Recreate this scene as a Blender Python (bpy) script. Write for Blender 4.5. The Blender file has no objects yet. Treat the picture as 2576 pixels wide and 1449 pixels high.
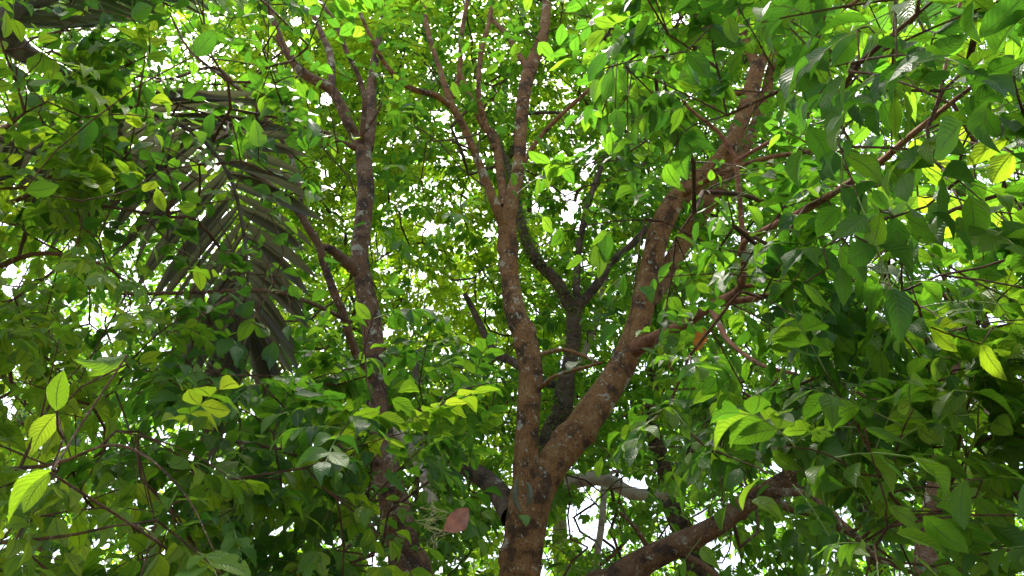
import bpy, math, random
import numpy as np
from mathutils import Vector, Matrix

R = math.radians
rng = np.random.default_rng(11)
random.seed(11)
S = bpy.context.scene
COL = S.collection

# ------------------------------------------------------------------ camera
PITCH = R(32.0)
CAM = np.array([0.0, 0.0, 1.6])
FPX = 1983.0                      # focal length in pixels of a 2576-wide frame
cam = bpy.data.cameras.new('camera'); cam.sensor_width = 36.0
cam.lens = 36.0 * FPX / 2576.0
cam.clip_start = 0.05; cam.clip_end = 2000
camo = bpy.data.objects.new('camera', cam); COL.objects.link(camo)
camo.location = CAM; camo.rotation_euler = (R(90) + PITCH, 0, 0)
S.camera = camo
FW = np.array([0, math.cos(PITCH), math.sin(PITCH)])
UP = np.array([0, -math.sin(PITCH), math.cos(PITCH)])
RT = np.array([1.0, 0, 0])

# ------------------------------------------------------------------ light
SUN_EL, SUN_AZ = R(69.0), R(-22.0)          # azimuth from +Y, clockwise positive
w = bpy.data.worlds.new('World'); S.world = w; w.use_nodes = True
nt = w.node_tree; nt.nodes.clear()
sky = nt.nodes.new('ShaderNodeTexSky'); sky.sky_type = 'NISHITA'; sky.sun_disc = False
sky.sun_elevation = SUN_EL; sky.sun_rotation = SUN_AZ
sky.air_density = 1.0; sky.dust_density = 7.0; sky.ozone_density = 1.0
bg = nt.nodes.new('ShaderNodeBackground'); bg.inputs['Strength'].default_value = 0.12
out = nt.nodes.new('ShaderNodeOutputWorld')
nt.links.new(sky.outputs[0], bg.inputs[0]); nt.links.new(bg.outputs[0], out.inputs[0])
sl = bpy.data.lights.new('sun', 'SUN'); sl.energy = 2.4; sl.angle = R(8.0); sl.color = (1.0, 0.95, 0.86)
so = bpy.data.objects.new('sun', sl); COL.objects.link(so)
sd = Vector((math.sin(SUN_AZ) * math.cos(SUN_EL), math.cos(SUN_AZ) * math.cos(SUN_EL), math.sin(SUN_EL)))
so.rotation_euler = sd.to_track_quat('Z', 'Y').to_euler(); so.location = (0, 0, 30)
S.view_settings.view_transform = 'Standard'; S.view_settings.look = 'None'
S.view_settings.gamma = 1.0; S.view_settings.use_curve_mapping = False
S.view_settings.exposure = 2.42
S.cycles.max_bounces = 5; S.cycles.diffuse_bounces = 4; S.cycles.transmission_bounces = 4
S.cycles.glossy_bounces = 2
S.cycles.use_denoising = True

# ------------------------------------------------------------------ pixels <-> points
def ray(u, v):
    return FW + RT * ((u - 1288.0) / FPX) + UP * ((724.5 - v) / FPX)
def PY(u, v, Y):
    r = ray(u, v); return CAM + r * (Y / r[1])
def PD(u, v, d):
    return CAM + ray(u, v) * d
def proj(p):
    q = np.asarray(p) - CAM
    d = q @ FW
    dd = np.where(d > 0.05, d, 0.05)
    return 1288 + FPX * (q @ RT) / dd, 724.5 - FPX * (q @ UP) / dd, d

# ------------------------------------------------------------------ materials
def newmat(name):
    m = bpy.data.materials.new(name); m.use_nodes = True
    t = m.node_tree; t.nodes.clear()
    o = t.nodes.new('ShaderNodeOutputMaterial')
    return m, t, o
def N(t, kind, **kw):
    n = t.nodes.new('ShaderNode' + kind)
    for k, v in kw.items():
        if k.startswith('i_'):
            key = k[2:].replace('_', ' ')
            n.inputs[key].default_value = v
        else: setattr(n, k, v)
    return n
def mth(t, op, a, b=None, c=None, clamp=False):
    n = t.nodes.new('ShaderNodeMath'); n.operation = op; n.use_clamp = clamp
    for i, x in enumerate((a, b, c)):
        if x is None: continue
        if isinstance(x, (int, float)): n.inputs[i].default_value = x
        else: t.links.new(x, n.inputs[i])
    return n.outputs[0]
def sstep(t, x, lo, hi):
    n = t.nodes.new('ShaderNodeMapRange'); n.interpolation_type = 'SMOOTHSTEP'
    n.inputs['From Min'].default_value = lo; n.inputs['From Max'].default_value = hi
    t.links.new(x, n.inputs['Value']); return n.outputs[0]
def ramp(t, fac, stops):
    n = t.nodes.new('ShaderNodeValToRGB'); e = n.color_ramp.elements
    while len(e) < len(stops): e.new(0.5)
    for k, (p, c) in enumerate(stops):
        e[k].position = p; e[k].color = (*c, 1)
    t.links.new(fac, n.inputs[0]); return n.outputs[0]
def mix(t, fac, a, b, mode='MIX'):
    n = t.nodes.new('ShaderNodeMix'); n.data_type = 'RGBA'; n.blend_type = mode
    for i, x in ((0, fac), (6, a), (7, b)):
        if isinstance(x, (int, float)): n.inputs[i].default_value = x
        elif isinstance(x, tuple): n.inputs[i].default_value = (*x, 1)
        else: t.links.new(x, n.inputs[i])
    return n.outputs[2]

def leaf_mat(name, refl, trans, rough=0.40, fac=0.5, veins=10.0, bump=0.28, wear=0.8):
    """refl / trans: three colours each (dark, mid, young) picked per leaf."""
    m, t, o = newmat(name)
    uv = N(t, 'UVMap'); uv.uv_map = 'UVMap'
    sp = N(t, 'SeparateXYZ'); t.links.new(uv.outputs[0], sp.inputs[0])
    au = mth(t, 'MULTIPLY', mth(t, 'ABSOLUTE', mth(t, 'SUBTRACT', sp.outputs[0], 0.5)), 2.0)
    mid = sstep(t, au, 0.11, 0.02)
    oi = N(t, 'ObjectInfo'); at = N(t, 'Attribute', attribute_name='tint')
    rnd = mth(t, 'FRACT', mth(t, 'ADD', oi.outputs['Random'], at.outputs['Fac']))
    rnd2 = mth(t, 'FRACT', mth(t, 'MULTIPLY', rnd, 7.31))
    ph = mth(t, 'SUBTRACT', mth(t, 'MULTIPLY', sp.outputs[1], mth(t, 'ADD', veins - 2.5, mth(t, 'MULTIPLY', rnd2, 4.0))), mth(t, 'MULTIPLY', mth(t, 'POWER', au, 1.3), 2.6))
    tri = mth(t, 'MULTIPLY', mth(t, 'ABSOLUTE', mth(t, 'SUBTRACT', mth(t, 'FRACT', ph), 0.5)), 2.0)
    vn = sstep(t, tri, 0.72, 0.98)
    vm = mth(t, 'MAXIMUM', mid, mth(t, 'MULTIPLY', vn, 0.42))
    tc = N(t, 'TexCoord'); no = N(t, 'TexNoise', i_Scale=45.0, i_Detail=3.0)
    t.links.new(tc.outputs['Object'], no.inputs['Vector'])
    cr = ramp(t, rnd, [(0.0, refl[0]), (0.55, refl[1]), (1.0, refl[2])])
    ct = ramp(t, rnd, [(0.0, trans[0]), (0.55, trans[1]), (1.0, trans[2])])
    val = mth(t, 'ADD', 0.72, mth(t, 'MULTIPLY', no.outputs['Fac'], 0.55))
    hs = N(t, 'HueSaturation'); t.links.new(cr, hs.inputs['Color']); t.links.new(val, hs.inputs['Value'])
    t.links.new(mth(t, 'ADD', 0.485, mth(t, 'MULTIPLY', rnd2, 0.03)), hs.inputs['Hue'])
    # brown spots on a few leaves
    vo = N(t, 'TexVoronoi', i_Scale=60.0); t.links.new(tc.outputs['Object'], vo.inputs['Vector'])
    spot = mth(t, 'MULTIPLY', sstep(t, vo.outputs['Distance'], 0.28, 0.16), sstep(t, rnd2, 0.86, 0.95))
    edge = mth(t, 'MAXIMUM', sstep(t, sp.outputs[1], 0.80, 0.99), sstep(t, au, 0.86, 1.0))
    edge = mth(t, 'MULTIPLY', mth(t, 'MULTIPLY', edge, sstep(t, no.outputs['Fac'], 0.42, 0.6)), sstep(t, rnd2, 0.55, 0.8))
    spot = mth(t, 'MAXIMUM', spot, edge)
    c1 = mix(t, mth(t, 'MULTIPLY', vm, 0.62), hs.outputs[0], (0.15, 0.23, 0.07))
    c1 = mix(t, mth(t, 'MULTIPLY', spot, wear), c1, (0.07, 0.045, 0.02))
    c2 = mix(t, mth(t, 'MULTIPLY', vm, 0.85), ct, (0.035, 0.10, 0.01))
    c2 = mix(t, mth(t, 'MULTIPLY', spot, wear), c2, (0.05, 0.03, 0.01))
    bp = N(t, 'Bump', i_Strength=bump, i_Distance=0.004)
    hgt = mth(t, 'SUBTRACT', mth(t, 'MULTIPLY', tri, -1.0), mth(t, 'MULTIPLY', mid, 1.2))
    t.links.new(hgt, bp.inputs['Height'])
    pr = N(t, 'BsdfPrincipled', i_Roughness=rough); pr.inputs['Specular IOR Level'].default_value = 0.24
    t.links.new(c1, pr.inputs['Base Color']); t.links.new(bp.outputs[0], pr.inputs['Normal'])
    tr = N(t, 'BsdfTranslucent'); t.links.new(c2, tr.inputs['Color']); t.links.new(bp.outputs[0], tr.inputs['Normal'])
    mx = N(t, 'MixShader'); mx.inputs[0].default_value = fac
    t.links.new(pr.outputs[0], mx.inputs[1]); t.links.new(tr.outputs[0], mx.inputs[2])
    t.links.new(mx.outputs[0], o.inputs[0])
    return m

def bark_mat(name, base, dark, pale, lichen=(0.44, 0.44, 0.32), lichen_amt=0.5, scale=1.0, moss=0.0, rough=0.85):
    m, t, o = newmat(name)
    at = N(t, 'Attribute', attribute_name='barkco')
    mp = N(t, 'Mapping'); mp.inputs['Scale'].default_value = (1, 1, 0.16)
    t.links.new(at.outputs['Vector'], mp.inputs[0])
    n1 = N(t, 'TexNoise', i_Scale=170.0 * scale, i_Detail=5.0, i_Roughness=0.6); t.links.new(mp.outputs[0], n1.inputs['Vector'])
    n2 = N(t, 'TexNoise', i_Scale=9.0 * scale, i_Detail=5.0, i_Roughness=0.6); t.links.new(at.outputs['Vector'], n2.inputs['Vector'])
    n3 = N(t, 'TexNoise', i_Scale=30.0 * scale, i_Detail=4.0); t.links.new(at.outputs['Vector'], n3.inputs['Vector'])
    c = mix(t, sstep(t, n1.outputs['Fac'], 0.30, 0.60), tuple(.5 * (a + b) for a, b in zip(dark, base)), base)
    c = mix(t, mth(t, 'MULTIPLY', sstep(t, n2.outputs['Fac'], 0.52, 0.70), 0.7), c, pale)
    c = mix(t, mth(t, 'MULTIPLY', sstep(t, n2.outputs['Fac'], 0.51, 0.37), 0.85), c, dark)
    # lichen: sparse round crusts with ragged rims
    vo = N(t, 'TexVoronoi', i_Scale=11.0 * scale); vo.inputs['Randomness'].default_value = 1.0
    wob = N(t, 'VectorMath', operation='MULTIPLY_ADD')
    t.links.new(n3.outputs['Color'], wob.inputs[0]); wob.inputs[1].default_value = (0.09, 0.09, 0.09); t.links.new(at.outputs['Vector'], wob.inputs[2])
    t.links.new(wob.outputs[0], vo.inputs['Vector'])
    sc = N(t, 'SeparateColor'); t.links.new(vo.outputs['Color'], sc.inputs[0])
    rad = mth(t, 'MULTIPLY', sstep(t, sc.outputs[0], 1.0 - lichen_amt, 1.0), 0.42)
    li = mth(t, 'MULTIPLY', sstep(t, mth(t, 'SUBTRACT', rad, vo.outputs['Distance']), -0.02, 0.05), sstep(t, n3.outputs['Fac'], 0.36, 0.5))
    lc = mix(t, n1.outputs['Fac'], tuple(x * 0.55 for x in lichen), lichen)
    c = mix(t, mth(t, 'MULTIPLY', li, 0.85), c, lc)
    sp = N(t, 'TexVoronoi', i_Scale=60.0 * scale); t.links.new(at.outputs['Vector'], sp.inputs['Vector'])
    c = mix(t, mth(t, 'MULTIPLY', sstep(t, sp.outputs['Distance'], 0.16, 0.08), 0.5), c, pale)
    v2 = N(t, 'TexVoronoi', i_Scale=34.0 * scale); t.links.new(wob.outputs[0], v2.inputs['Vector'])
    s2 = N(t, 'SeparateColor'); t.links.new(v2.outputs['Color'], s2.inputs[0])
    l2 = mth(t, 'MULTIPLY', sstep(t, s2.outputs[1], 0.64, 0.74), sstep(t, v2.outputs['Distance'], 0.36, 0.24))
    c = mix(t, mth(t, 'MULTIPLY', l2, 0.7 if lichen_amt > .3 else 0.35), c, lc)
    n4 = N(t, 'TexNoise', i_Scale=90.0 * scale, i_Detail=4.0, i_Roughness=0.7); t.links.new(at.outputs['Vector'], n4.inputs['Vector'])
    c = mix(t, mth(t, 'MULTIPLY', sstep(t, n4.outputs['Fac'], 0.48, 0.36), 0.8), c, dark)
    if moss:
        c = mix(t, mth(t, 'MULTIPLY', sstep(t, n3.outputs['Fac'], 0.56, 0.68), moss), c, (0.05, 0.09, 0.02))
    bp = N(t, 'Bump', i_Strength=1.0, i_Distance=0.01)
    t.links.new(mth(t, 'ADD', n1.outputs['Fac'], mth(t, 'MULTIPLY', n4.outputs['Fac'], 1.0)), bp.inputs['Height'])
    pr = N(t, 'BsdfPrincipled', i_Roughness=rough); pr.inputs['Specular IOR Level'].default_value = 0.25
    t.links.new(c, pr.inputs['Base Color']); t.links.new(bp.outputs[0], pr.inputs['Normal'])
    t.links.new(pr.outputs[0], o.inputs[0])
    return m

M_BARK_RUST = bark_mat('bark_rust', (0.225, 0.11, 0.034), (0.036, 0.02, 0.009), (0.29, 0.185, 0.08), lichen_amt=0.36)
M_BARK_RED = bark_mat('bark_reddish', (0.30, 0.125, 0.062), (0.10, 0.042, 0.024), (0.38, 0.21, 0.12), lichen_amt=0.12, scale=2.0)
M_BARK_GREY = bark_mat('bark_greybrown', (0.165, 0.088, 0.038), (0.03, 0.02, 0.015), (0.21, 0.155, 0.11), lichen_amt=0.4)
M_BARK_DARK = bark_mat('bark_dark', (0.10, 0.062, 0.036), (0.018, 0.014, 0.011), (0.15, 0.12, 0.09), lichen_amt=0.2, moss=0.4)
M_BARK_PALE = bark_mat('bark_pale', (0.48, 0.40, 0.29), (0.24, 0.19, 0.14), (0.5, 0.46, 0.4), lichen_amt=0.3)
M_TWIG = bark_mat('bark_twig', (0.15, 0.075, 0.042), (0.05, 0.028, 0.018), (0.22, 0.14, 0.09), lichen_amt=0.12, scale=2.0)
M_TWIG_DARK = bark_mat('bark_twig_dark', (0.12, 0.078, 0.052), (0.04, 0.027, 0.02), (0.22, 0.17, 0.12), lichen_amt=0.1, scale=2.0)

RF = [(0.02, 0.062, 0.016), (0.045, 0.125, 0.016), (0.09, 0.17, 0.02)]
TF = [(0.06, 0.2, 0.014), (0.145, 0.40, 0.016), (0.30, 0.56, 0.022)]
M_LEAF = leaf_mat('leaf_green', RF, TF)
M_LEAF_FAR = leaf_mat('leaf_canopy', [(0.045, 0.11, 0.018), (0.06, 0.14, 0.02), (0.10, 0.18, 0.025)],
                      [(0.12, 0.36, 0.012), (0.20, 0.48, 0.015), (0.38, 0.62, 0.022)], fac=0.55, bump=0.2, wear=0.15)
M_LEAF_OLIVE = leaf_mat('leaf_olive', [(0.06, 0.11, 0.03), (0.085, 0.14, 0.03), (0.11, 0.16, 0.035)],
                        [(0.15, 0.28, 0.03), (0.22, 0.38, 0.03), (0.34, 0.5, 0.05)])
M_LEAF_YOUNG = leaf_mat('leaf_young', [(0.06, 0.13, 0.02), (0.09, 0.17, 0.02), (0.12, 0.19, 0.025)],
                        [(0.22, 0.48, 0.015), (0.40, 0.66, 0.02), (0.58, 0.76, 0.03)])

M_LEAF_FRESH = leaf_mat('leaf_fresh', [(0.035, 0.09, 0.016), (0.065, 0.145, 0.018), (0.10, 0.18, 0.022)],
                        [(0.12, 0.33, 0.015), (0.22, 0.48, 0.018), (0.38, 0.62, 0.025)])
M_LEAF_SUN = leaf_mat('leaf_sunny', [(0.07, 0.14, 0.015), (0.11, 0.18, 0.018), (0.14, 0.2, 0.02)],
                      [(0.34, 0.62, 0.02), (0.52, 0.76, 0.025), (0.62, 0.8, 0.03)], fac=0.6, bump=0.2, wear=0.1)  # sun glow put into the leaf colour: yellower and more translucent than leaf_canopy

def plain_mat(name, c, c2, scale=30, rough=0.7, trans=None, stretch=None, bump=0.3):
    m, t, o = newmat(name)
    tc = N(t, 'TexCoord'); mp = N(t, 'Mapping'); mp.inputs['Scale'].default_value = stretch or (1, 1, 1)
    t.links.new(tc.outputs['UV' if stretch else 'Object'], mp.inputs[0])
    no = N(t, 'TexNoise', i_Scale=scale, i_Detail=5.0); t.links.new(mp.outputs[0], no.inputs['Vector'])
    oi = N(t, 'ObjectInfo')
    f = mth(t, 'ADD', mth(t, 'MULTIPLY', sstep(t, no.outputs['Fac'], 0.3, 0.7), 0.7), mth(t, 'MULTIPLY', oi.outputs['Random'], 0.3))
    cc = mix(t, f, c, c2)
    bp = N(t, 'Bump', i_Strength=bump, i_Distance=0.004); t.links.new(no.outputs['Fac'], bp.inputs['Height'])
    pr = N(t, 'BsdfPrincipled', i_Roughness=rough); pr.inputs['Specular IOR Level'].default_value = 0.3
    t.links.new(cc, pr.inputs['Base Color']); t.links.new(bp.outputs[0], pr.inputs['Normal'])
    if trans:
        tr = N(t, 'BsdfTranslucent'); tr.inputs[0].default_value = (*trans, 1)
        mx = N(t, 'MixShader'); mx.inputs[0].default_value = 0.3
        t.links.new(pr.outputs[0], mx.inputs[1]); t.links.new(tr.outputs[0], mx.inputs[2]); t.links.new(mx.outputs[0], o.inputs[0])
    else: t.links.new(pr.outputs[0], o.inputs[0])
    return m
M_PALM_DRY = plain_mat('palm_dry', (0.055, 0.056, 0.042), (0.145, 0.14, 0.105), 6, 0.6, (0.10, 0.11, 0.05), (14, 0.6, 1))
M_PALM_GREEN = plain_mat('palm_green', (0.06, 0.09, 0.055), (0.14, 0.18, 0.11), 6, 0.4, (0.12, 0.2, 0.06), (14, 0.6, 1))
M_PETIOLE = plain_mat('palm_petiole', (0.05, 0.045, 0.04), (0.17, 0.16, 0.14), 18, 0.55)
M_GOLD = plain_mat('palm_rachis', (0.22, 0.13, 0.04), (0.38, 0.26, 0.1), 18, 0.55)
M_DRYLEAF = plain_mat('dry_leaf', (0.05, 0.026, 0.02), (0.2, 0.112, 0.088), 55, 0.7, (0.25, 0.1, 0.07))
M_ORANGE = plain_mat('orange_leaf', (0.3, 0.1, 0.02), (0.42, 0.17, 0.04), 50, 0.7, (0.5, 0.18, 0.03))
M_FIBRE = plain_mat('fibre', (0.34, 0.33, 0.16), (0.5, 0.48, 0.28), 40, 0.8)
M_RACHIS = plain_mat('leaf_stalk', (0.13, 0.2, 0.05), (0.2, 0.26, 0.09), 30, 0.6)
M_POD = plain_mat('pod', (0.05, 0.055, 0.025), (0.12, 0.12, 0.06), 40, 0.6)

# ------------------------------------------------------------------ mesh helpers
def mesh_from(name, V, F, mat, uvs=None, attrs=(), smooth=True):
    """V (n,3) array; F (m,4) or (m,3) int array; uvs per-vertex (n,2); attrs [(name,type,array)] on points"""
    V = np.ascontiguousarray(V, dtype=np.float32); F = np.ascontiguousarray(F, dtype=np.int32)
    me = bpy.data.meshes.new(name)
    k = F.shape[1]; m = F.shape[0]
    me.vertices.add(len(V)); me.vertices.foreach_set('co', V.ravel())
    me.loops.add(m * k); me.loops.foreach_set('vertex_index', F.ravel())
    me.polygons.add(m)
    me.polygons.foreach_set('loop_start', np.arange(0, m * k, k, dtype=np.int32))
    me.polygons.foreach_set('loop_total', np.full(m, k, dtype=np.int32))
    me.polygons.foreach_set('use_smooth', np.full(m, smooth, dtype=bool))
    if uvs is not None:
        l = me.uv_layers.new(name='UVMap')
        l.data.foreach_set('uv', np.ascontiguousarray(uvs[F.ravel()], dtype=np.float32).ravel())
    for an, ty, arr in attrs:
        a = me.attributes.new(an, ty, 'POINT')
        a.data.foreach_set('vector' if ty == 'FLOAT_VECTOR' else 'value', np.ascontiguousarray(arr, dtype=np.float32).ravel())
    me.materials.append(mat); me.update(calc_edges=True)
    return me
def link(name, me, parent=None, mat4=None):
    o = bpy.data.objects.new(name, me); COL.objects.link(o)
    if parent is not None: o.parent = parent
    if mat4 is not None: o.matrix_local = mat4
    return o
def thing(name, label, cat, group=None, loc=(0, 0, 0)):
    o = bpy.data.objects.new(name, None); COL.objects.link(o); o.location = loc
    o.empty_display_size = 0.2
    o['label'] = label; o['category'] = cat
    if group: o['group'] = group
    return o

def catmull(P, n_per):
    P = np.asarray(P, float)
    Q = np.vstack([2 * P[0] - P[1], P, 2 * P[-1] - P[-2]])
    o = []
    for i in range(1, len(Q) - 2):
        t = np.linspace(0, 1, n_per, endpoint=False)[:, None]
        a, b, c, d = Q[i - 1], Q[i], Q[i + 1], Q[i + 2]
        o.append(0.5 * ((2 * b) + (c - a) * t + (2 * a - 5 * b + 4 * c - d) * t ** 2 + (3 * b - a - 3 * c + d) * t ** 3))
    o.append(P[-1:]); return np.vstack(o)
def unit(a):
    return a / np.maximum(np.linalg.norm(a, axis=-1, keepdims=True), 1e-9)
class Wob:
    """cheap smooth noise: sum of random sines"""
    def __init__(s, seed, freq, k=6):
        g = np.random.default_rng(seed); s.k = g.normal(size=(k, 3)) * freq; s.p = g.uniform(0, 6.28, k)
    def __call__(s, X):
        return np.sin(X @ s.k.T + s.p).mean(axis=-1) * 1.6
def tube(P, r, sides=8, rough=0.0, seed=0, knots=0, cap=True):
    P = np.asarray(P, float); r = np.asarray(r, float); n = len(P)
    T = unit(np.gradient(P, axis=0))
    a = np.array([0, 0, 1.0]) if abs(T[0][2]) < 0.9 else np.array([1.0, 0, 0])
    nn = unit(np.cross(T[0], a)); NN = [nn]
    for i in range(1, n):
        nn = nn - T[i] * (nn @ T[i]); nn = nn / max(np.linalg.norm(nn), 1e-9); NN.append(nn)
    NN = np.array(NN); BB = np.cross(T, NN)
    th = np.linspace(0, 2 * math.pi, sides, endpoint=False)
    L = np.concatenate([[0], np.cumsum(np.linalg.norm(np.diff(P, axis=0), axis=1))])
    dirs = NN[:, None] * np.cos(th)[None, :, None] + BB[:, None] * np.sin(th)[None, :, None]
    off = (seed * 3.17) % 50
    bc = np.stack([np.cos(th)[None] * r[:, None] + off, np.sin(th)[None] * r[:, None] + off * 0.7, np.repeat(L[:, None], sides, 1)], -1)
    rr = np.repeat(r[:, None], sides, 1)
    if rough > 0:
        f1, f2, f3 = Wob(seed + 1, 5), Wob(seed + 2, 16), Wob(seed + 3, 45)
        rr = rr * (1 + rough * (1.2 * f1(bc) + 0.8 * f2(bc) + 0.45 * f3(bc)))
        g = np.random.default_rng(seed + 9)
        for _ in range(knots):
            kl = g.uniform(0.05, 0.95) * L[-1]; kt = g.uniform(0, 6.28); i = np.argmin(abs(L - kl)); ks = r[i] * g.uniform(0.3, 0.55)
            dth = np.abs((th - kt + math.pi) % (2 * math.pi) - math.pi)
            d2 = ((L[:, None] - kl) / ks) ** 2 + (dth[None] * r[i] / ks) ** 2
            rr += r[i] * 0.34 * (np.exp(-d2) - 0.85 * np.exp(-d2 * 6))
    V = P[:, None] + dirs * rr[..., None]
    idx = np.arange(n * sides).reshape(n, sides)
    F = np.stack([idx[:-1], np.roll(idx[:-1], -1, 1), np.roll(idx[1:], -1, 1), idx[1:]], -1).reshape(-1, 4)
    V = V.reshape(-1, 3); bc = bc.reshape(-1, 3)
    if cap:
        V = np.vstack([V, P[-1] + T[-1] * r[-1] * 0.6]); bc = np.vstack([bc, bc[-1]])
        c = len(V) - 1; last = idx[-1]
        F = np.vstack([F, np.stack([last, np.roll(last, -1), np.full(sides, c), np.full(sides, c)], -1)]) if False else F
        tri = np.stack([last, np.roll(last, -1), np.full(sides, c)], -1)
        return V, F, bc, tri
    return V, F, bc, np.zeros((0, 3), int)
def tube_mesh(name, P, r, mat, **kw):
    V, F, bc, tri = tube(P, r, **kw)
    allF = [F.astype(np.int32)]
    if len(tri):                                   # close the tip with quads folded onto the tip vertex pair
        V = np.vstack([V, V[-1] + 1e-4]); bc = np.vstack([bc, bc[-1]])
        q = np.column_stack([tri[:, 0], tri[:, 1], tri[:, 2], np.full(len(tri), len(V) - 1)])
        allF.append(q.astype(np.int32))
    return mesh_from(name, V, np.vstack(allF), mat, attrs=[('barkco', 'FLOAT_VECTOR', bc)])

# ------------------------------------------------------------------ ground
def ground():
    n = 60; x = np.linspace(-1, 1, n); x = np.sign(x) * np.abs(x) ** 2.2 * 400
    X, Yg = np.meshgrid(x, x); Z = 0.05 * np.sin(X * .7) * np.cos(Yg * .6) * np.exp(-(X ** 2 + Yg ** 2) / 3000) - 0.05
    idx = np.arange(n * n).reshape(n, n)
    F = np.stack([idx[:-1, :-1], idx[:-1, 1:], idx[1:, 1:], idx[1:, :-1]], -1).reshape(-1, 4)
    m, t, o = newmat('earth')
    tc = N(t, 'TexCoord'); n1 = N(t, 'TexNoise', i_Scale=0.6, i_Detail=8.0); t.links.new(tc.outputs['Object'], n1.inputs['Vector'])
    n2 = N(t, 'TexNoise', i_Scale=14.0, i_Detail=6.0); t.links.new(tc.outputs['Object'], n2.inputs['Vector'])
    c = mix(t, sstep(t, n1.outputs['Fac'], 0.4, 0.62), (0.15, 0.11, 0.075), (0.05, 0.07, 0.02))
    c = mix(t, mth(t, 'MULTIPLY', n2.outputs['Fac'], 0.5), c, (0.09, 0.065, 0.045))
    pr = N(t, 'BsdfPrincipled', i_Roughness=0.95); t.links.new(c, pr.inputs['Base Color']); t.links.new(pr.outputs[0], o.inputs[0])
    g = link('ground', mesh_from('ground', np.stack([X, Yg, Z], -1).reshape(-1, 3), F, m)); g['kind'] = 'structure'
    g['label'] = 'bare earth and patchy grass under the trees'
ground()

# ------------------------------------------------------------------ trees: traced stems
TREES = {}
class Tree:
    def __init__(s, key, name, label, bark, twig, leafm, group='trees of the grove'):
        s.key, s.name, s.label, s.bark, s.twig, s.leafm, s.group = key, name, label, bark, twig, leafm, group
        s.stems = []       # (partname, pts, radii, opts)
        s.nodes = []; s.root = None; TREES[key] = s
    def stem(s, part, pts, grounded=False, vis=True, sides=16, rough=0.05, knots=0, taper=None, bark=None, flare=1.35):
        """pts: (u, v, width_px, Y); Y is the forward distance in metres"""
        P = []; r = []
        for (u, v, wd, Y) in pts:
            p = PY(u, v, Y); P.append(p); r.append(0.5 * wd / FPX * ((p - CAM) @ FW))
        if grounded:
            d = P[0] - P[1]; d = d / np.linalg.norm(d)
            k = P[0][2]; b = P[0] + np.array([d[0], d[1], 0]) * 0.35 * k; b[2] = -0.15
            m = (P[0] * 0.45 + b * 0.55); m[:2] += (P[0][:2] - b[:2]) * 0.05
            P = [b, m] + P; r = [r[0] * flare, r[0] * 1.08] + r
            s.root = np.array([b[0], b[1], 0.0])
        s.add(part, P, r, vis, sides, rough, knots, bark)
    def add(s, part, P, r, vis=True, sides=10, rough=0.05, knots=0, bark=None):
        L = sum(np.linalg.norm(np.diff(np.array(P), axis=0), axis=1))
        n = max(3, int(L / (len(P) - 1) / (0.03 if sides >= 14 else 0.06)))
        C = catmull(P, n); rr = np.interp(np.linspace(0, len(P) - 1, len(C)), np.arange(len(P)), r)
        s.stems.append((part, C, rr, vis, sides, rough, knots, bark))
        for i in range(0, len(C), max(1, int(len(C) * 0.12 / max(L, .12)))):
            s.nodes.append((C[i], rr[i]))

A = Tree('A', 'tree', 'rusty brown forked tree with pale lichen spots, its trunk rising at the bottom centre', M_BARK_RUST, M_TWIG, M_LEAF)
A.stem('trunk', [(1304, 1500, 102, 4.7), (1308, 1449, 100, 4.7), (1314, 1400, 98, 4.7), (1325, 1310, 104, 4.7), (1338, 1240, 108, 4.7), (1352, 1170, 80, 4.72)], grounded=True, sides=40, rough=.035, knots=7)
A.stem('branch', [(1328, 1290, 66, 4.66), (1322, 1190, 68, 4.64), (1325, 1100, 62, 4.62), (1331, 1000, 60, 4.6), (1335, 930, 60, 4.6), (1320, 850, 58, 4.6), (1295, 780, 52, 4.6), (1283, 700, 46, 4.6), (1278, 620, 45, 4.6), (1274, 560, 46, 4.6)], sides=32, rough=.035, knots=10)
A.stem('branch', [(1275, 575, 40, 4.6), (1288, 500, 38, 4.6), (1305, 420, 33, 4.6), (1310, 340, 31, 4.62), (1318, 240, 33, 4.65), (1335, 170, 36, 4.7), (1360, 110, 30, 4.75), (1372, 50, 25, 4.8), (1378, -60, 20, 4.9)], sides=24, knots=5)
A.stem('branch', [(1273, 575, 30, 4.58), (1250, 525, 25, 4.5), (1225, 460, 22, 4.45), (1200, 400, 21, 4.4), (1172, 330, 20, 4.35), (1145, 280, 20, 4.3), (1131, 250, 19, 4.3), (1105, 170, 14, 4.35), (1075, 70, 13, 4.4), (1055, -60, 11, 4.5)], knots=4)
A.stem('branch', [(1131, 255, 14, 4.3), (1154, 193, 13, 4.25), (1164, 67, 12, 4.2), (1188, -50, 11, 4.2)])
A.stem('branch', [(1134, 268, 16, 4.3), (1095, 240, 15, 4.2), (1035, 222, 15, 4.1), (981, 177, 13, 4.0), (940, 110, 10, 3.9), (900, 20, 8, 3.85)])
A.stem('branch', [(1270, 520, 24, 4.6), (1254, 400, 22, 4.7), (1242, 340, 20, 4.75), (1217, 320, 16, 4.8), (1190, 260, 14, 4.85), (1160, 190, 12, 4.9)])
A.stem('branch', [(1246, 375, 16, 4.7), (1215, 290, 15, 4.65), (1204, 233, 14, 4.6), (1210, 133, 13, 4.6), (1230, 57, 12, 4.6), (1250, -60, 10, 4.6)])
A.stem('branch', [(1330, 175, 18, 4.7), (1300, 130, 15, 4.8), (1275, 90, 13, 4.9), (1230, 40, 11, 5.0)])
A.stem('branch', [(1303, 445, 13, 4.6), (1340, 370, 12, 4.55), (1400, 300, 11, 4.5), (1487, 222, 9, 4.4)])
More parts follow.
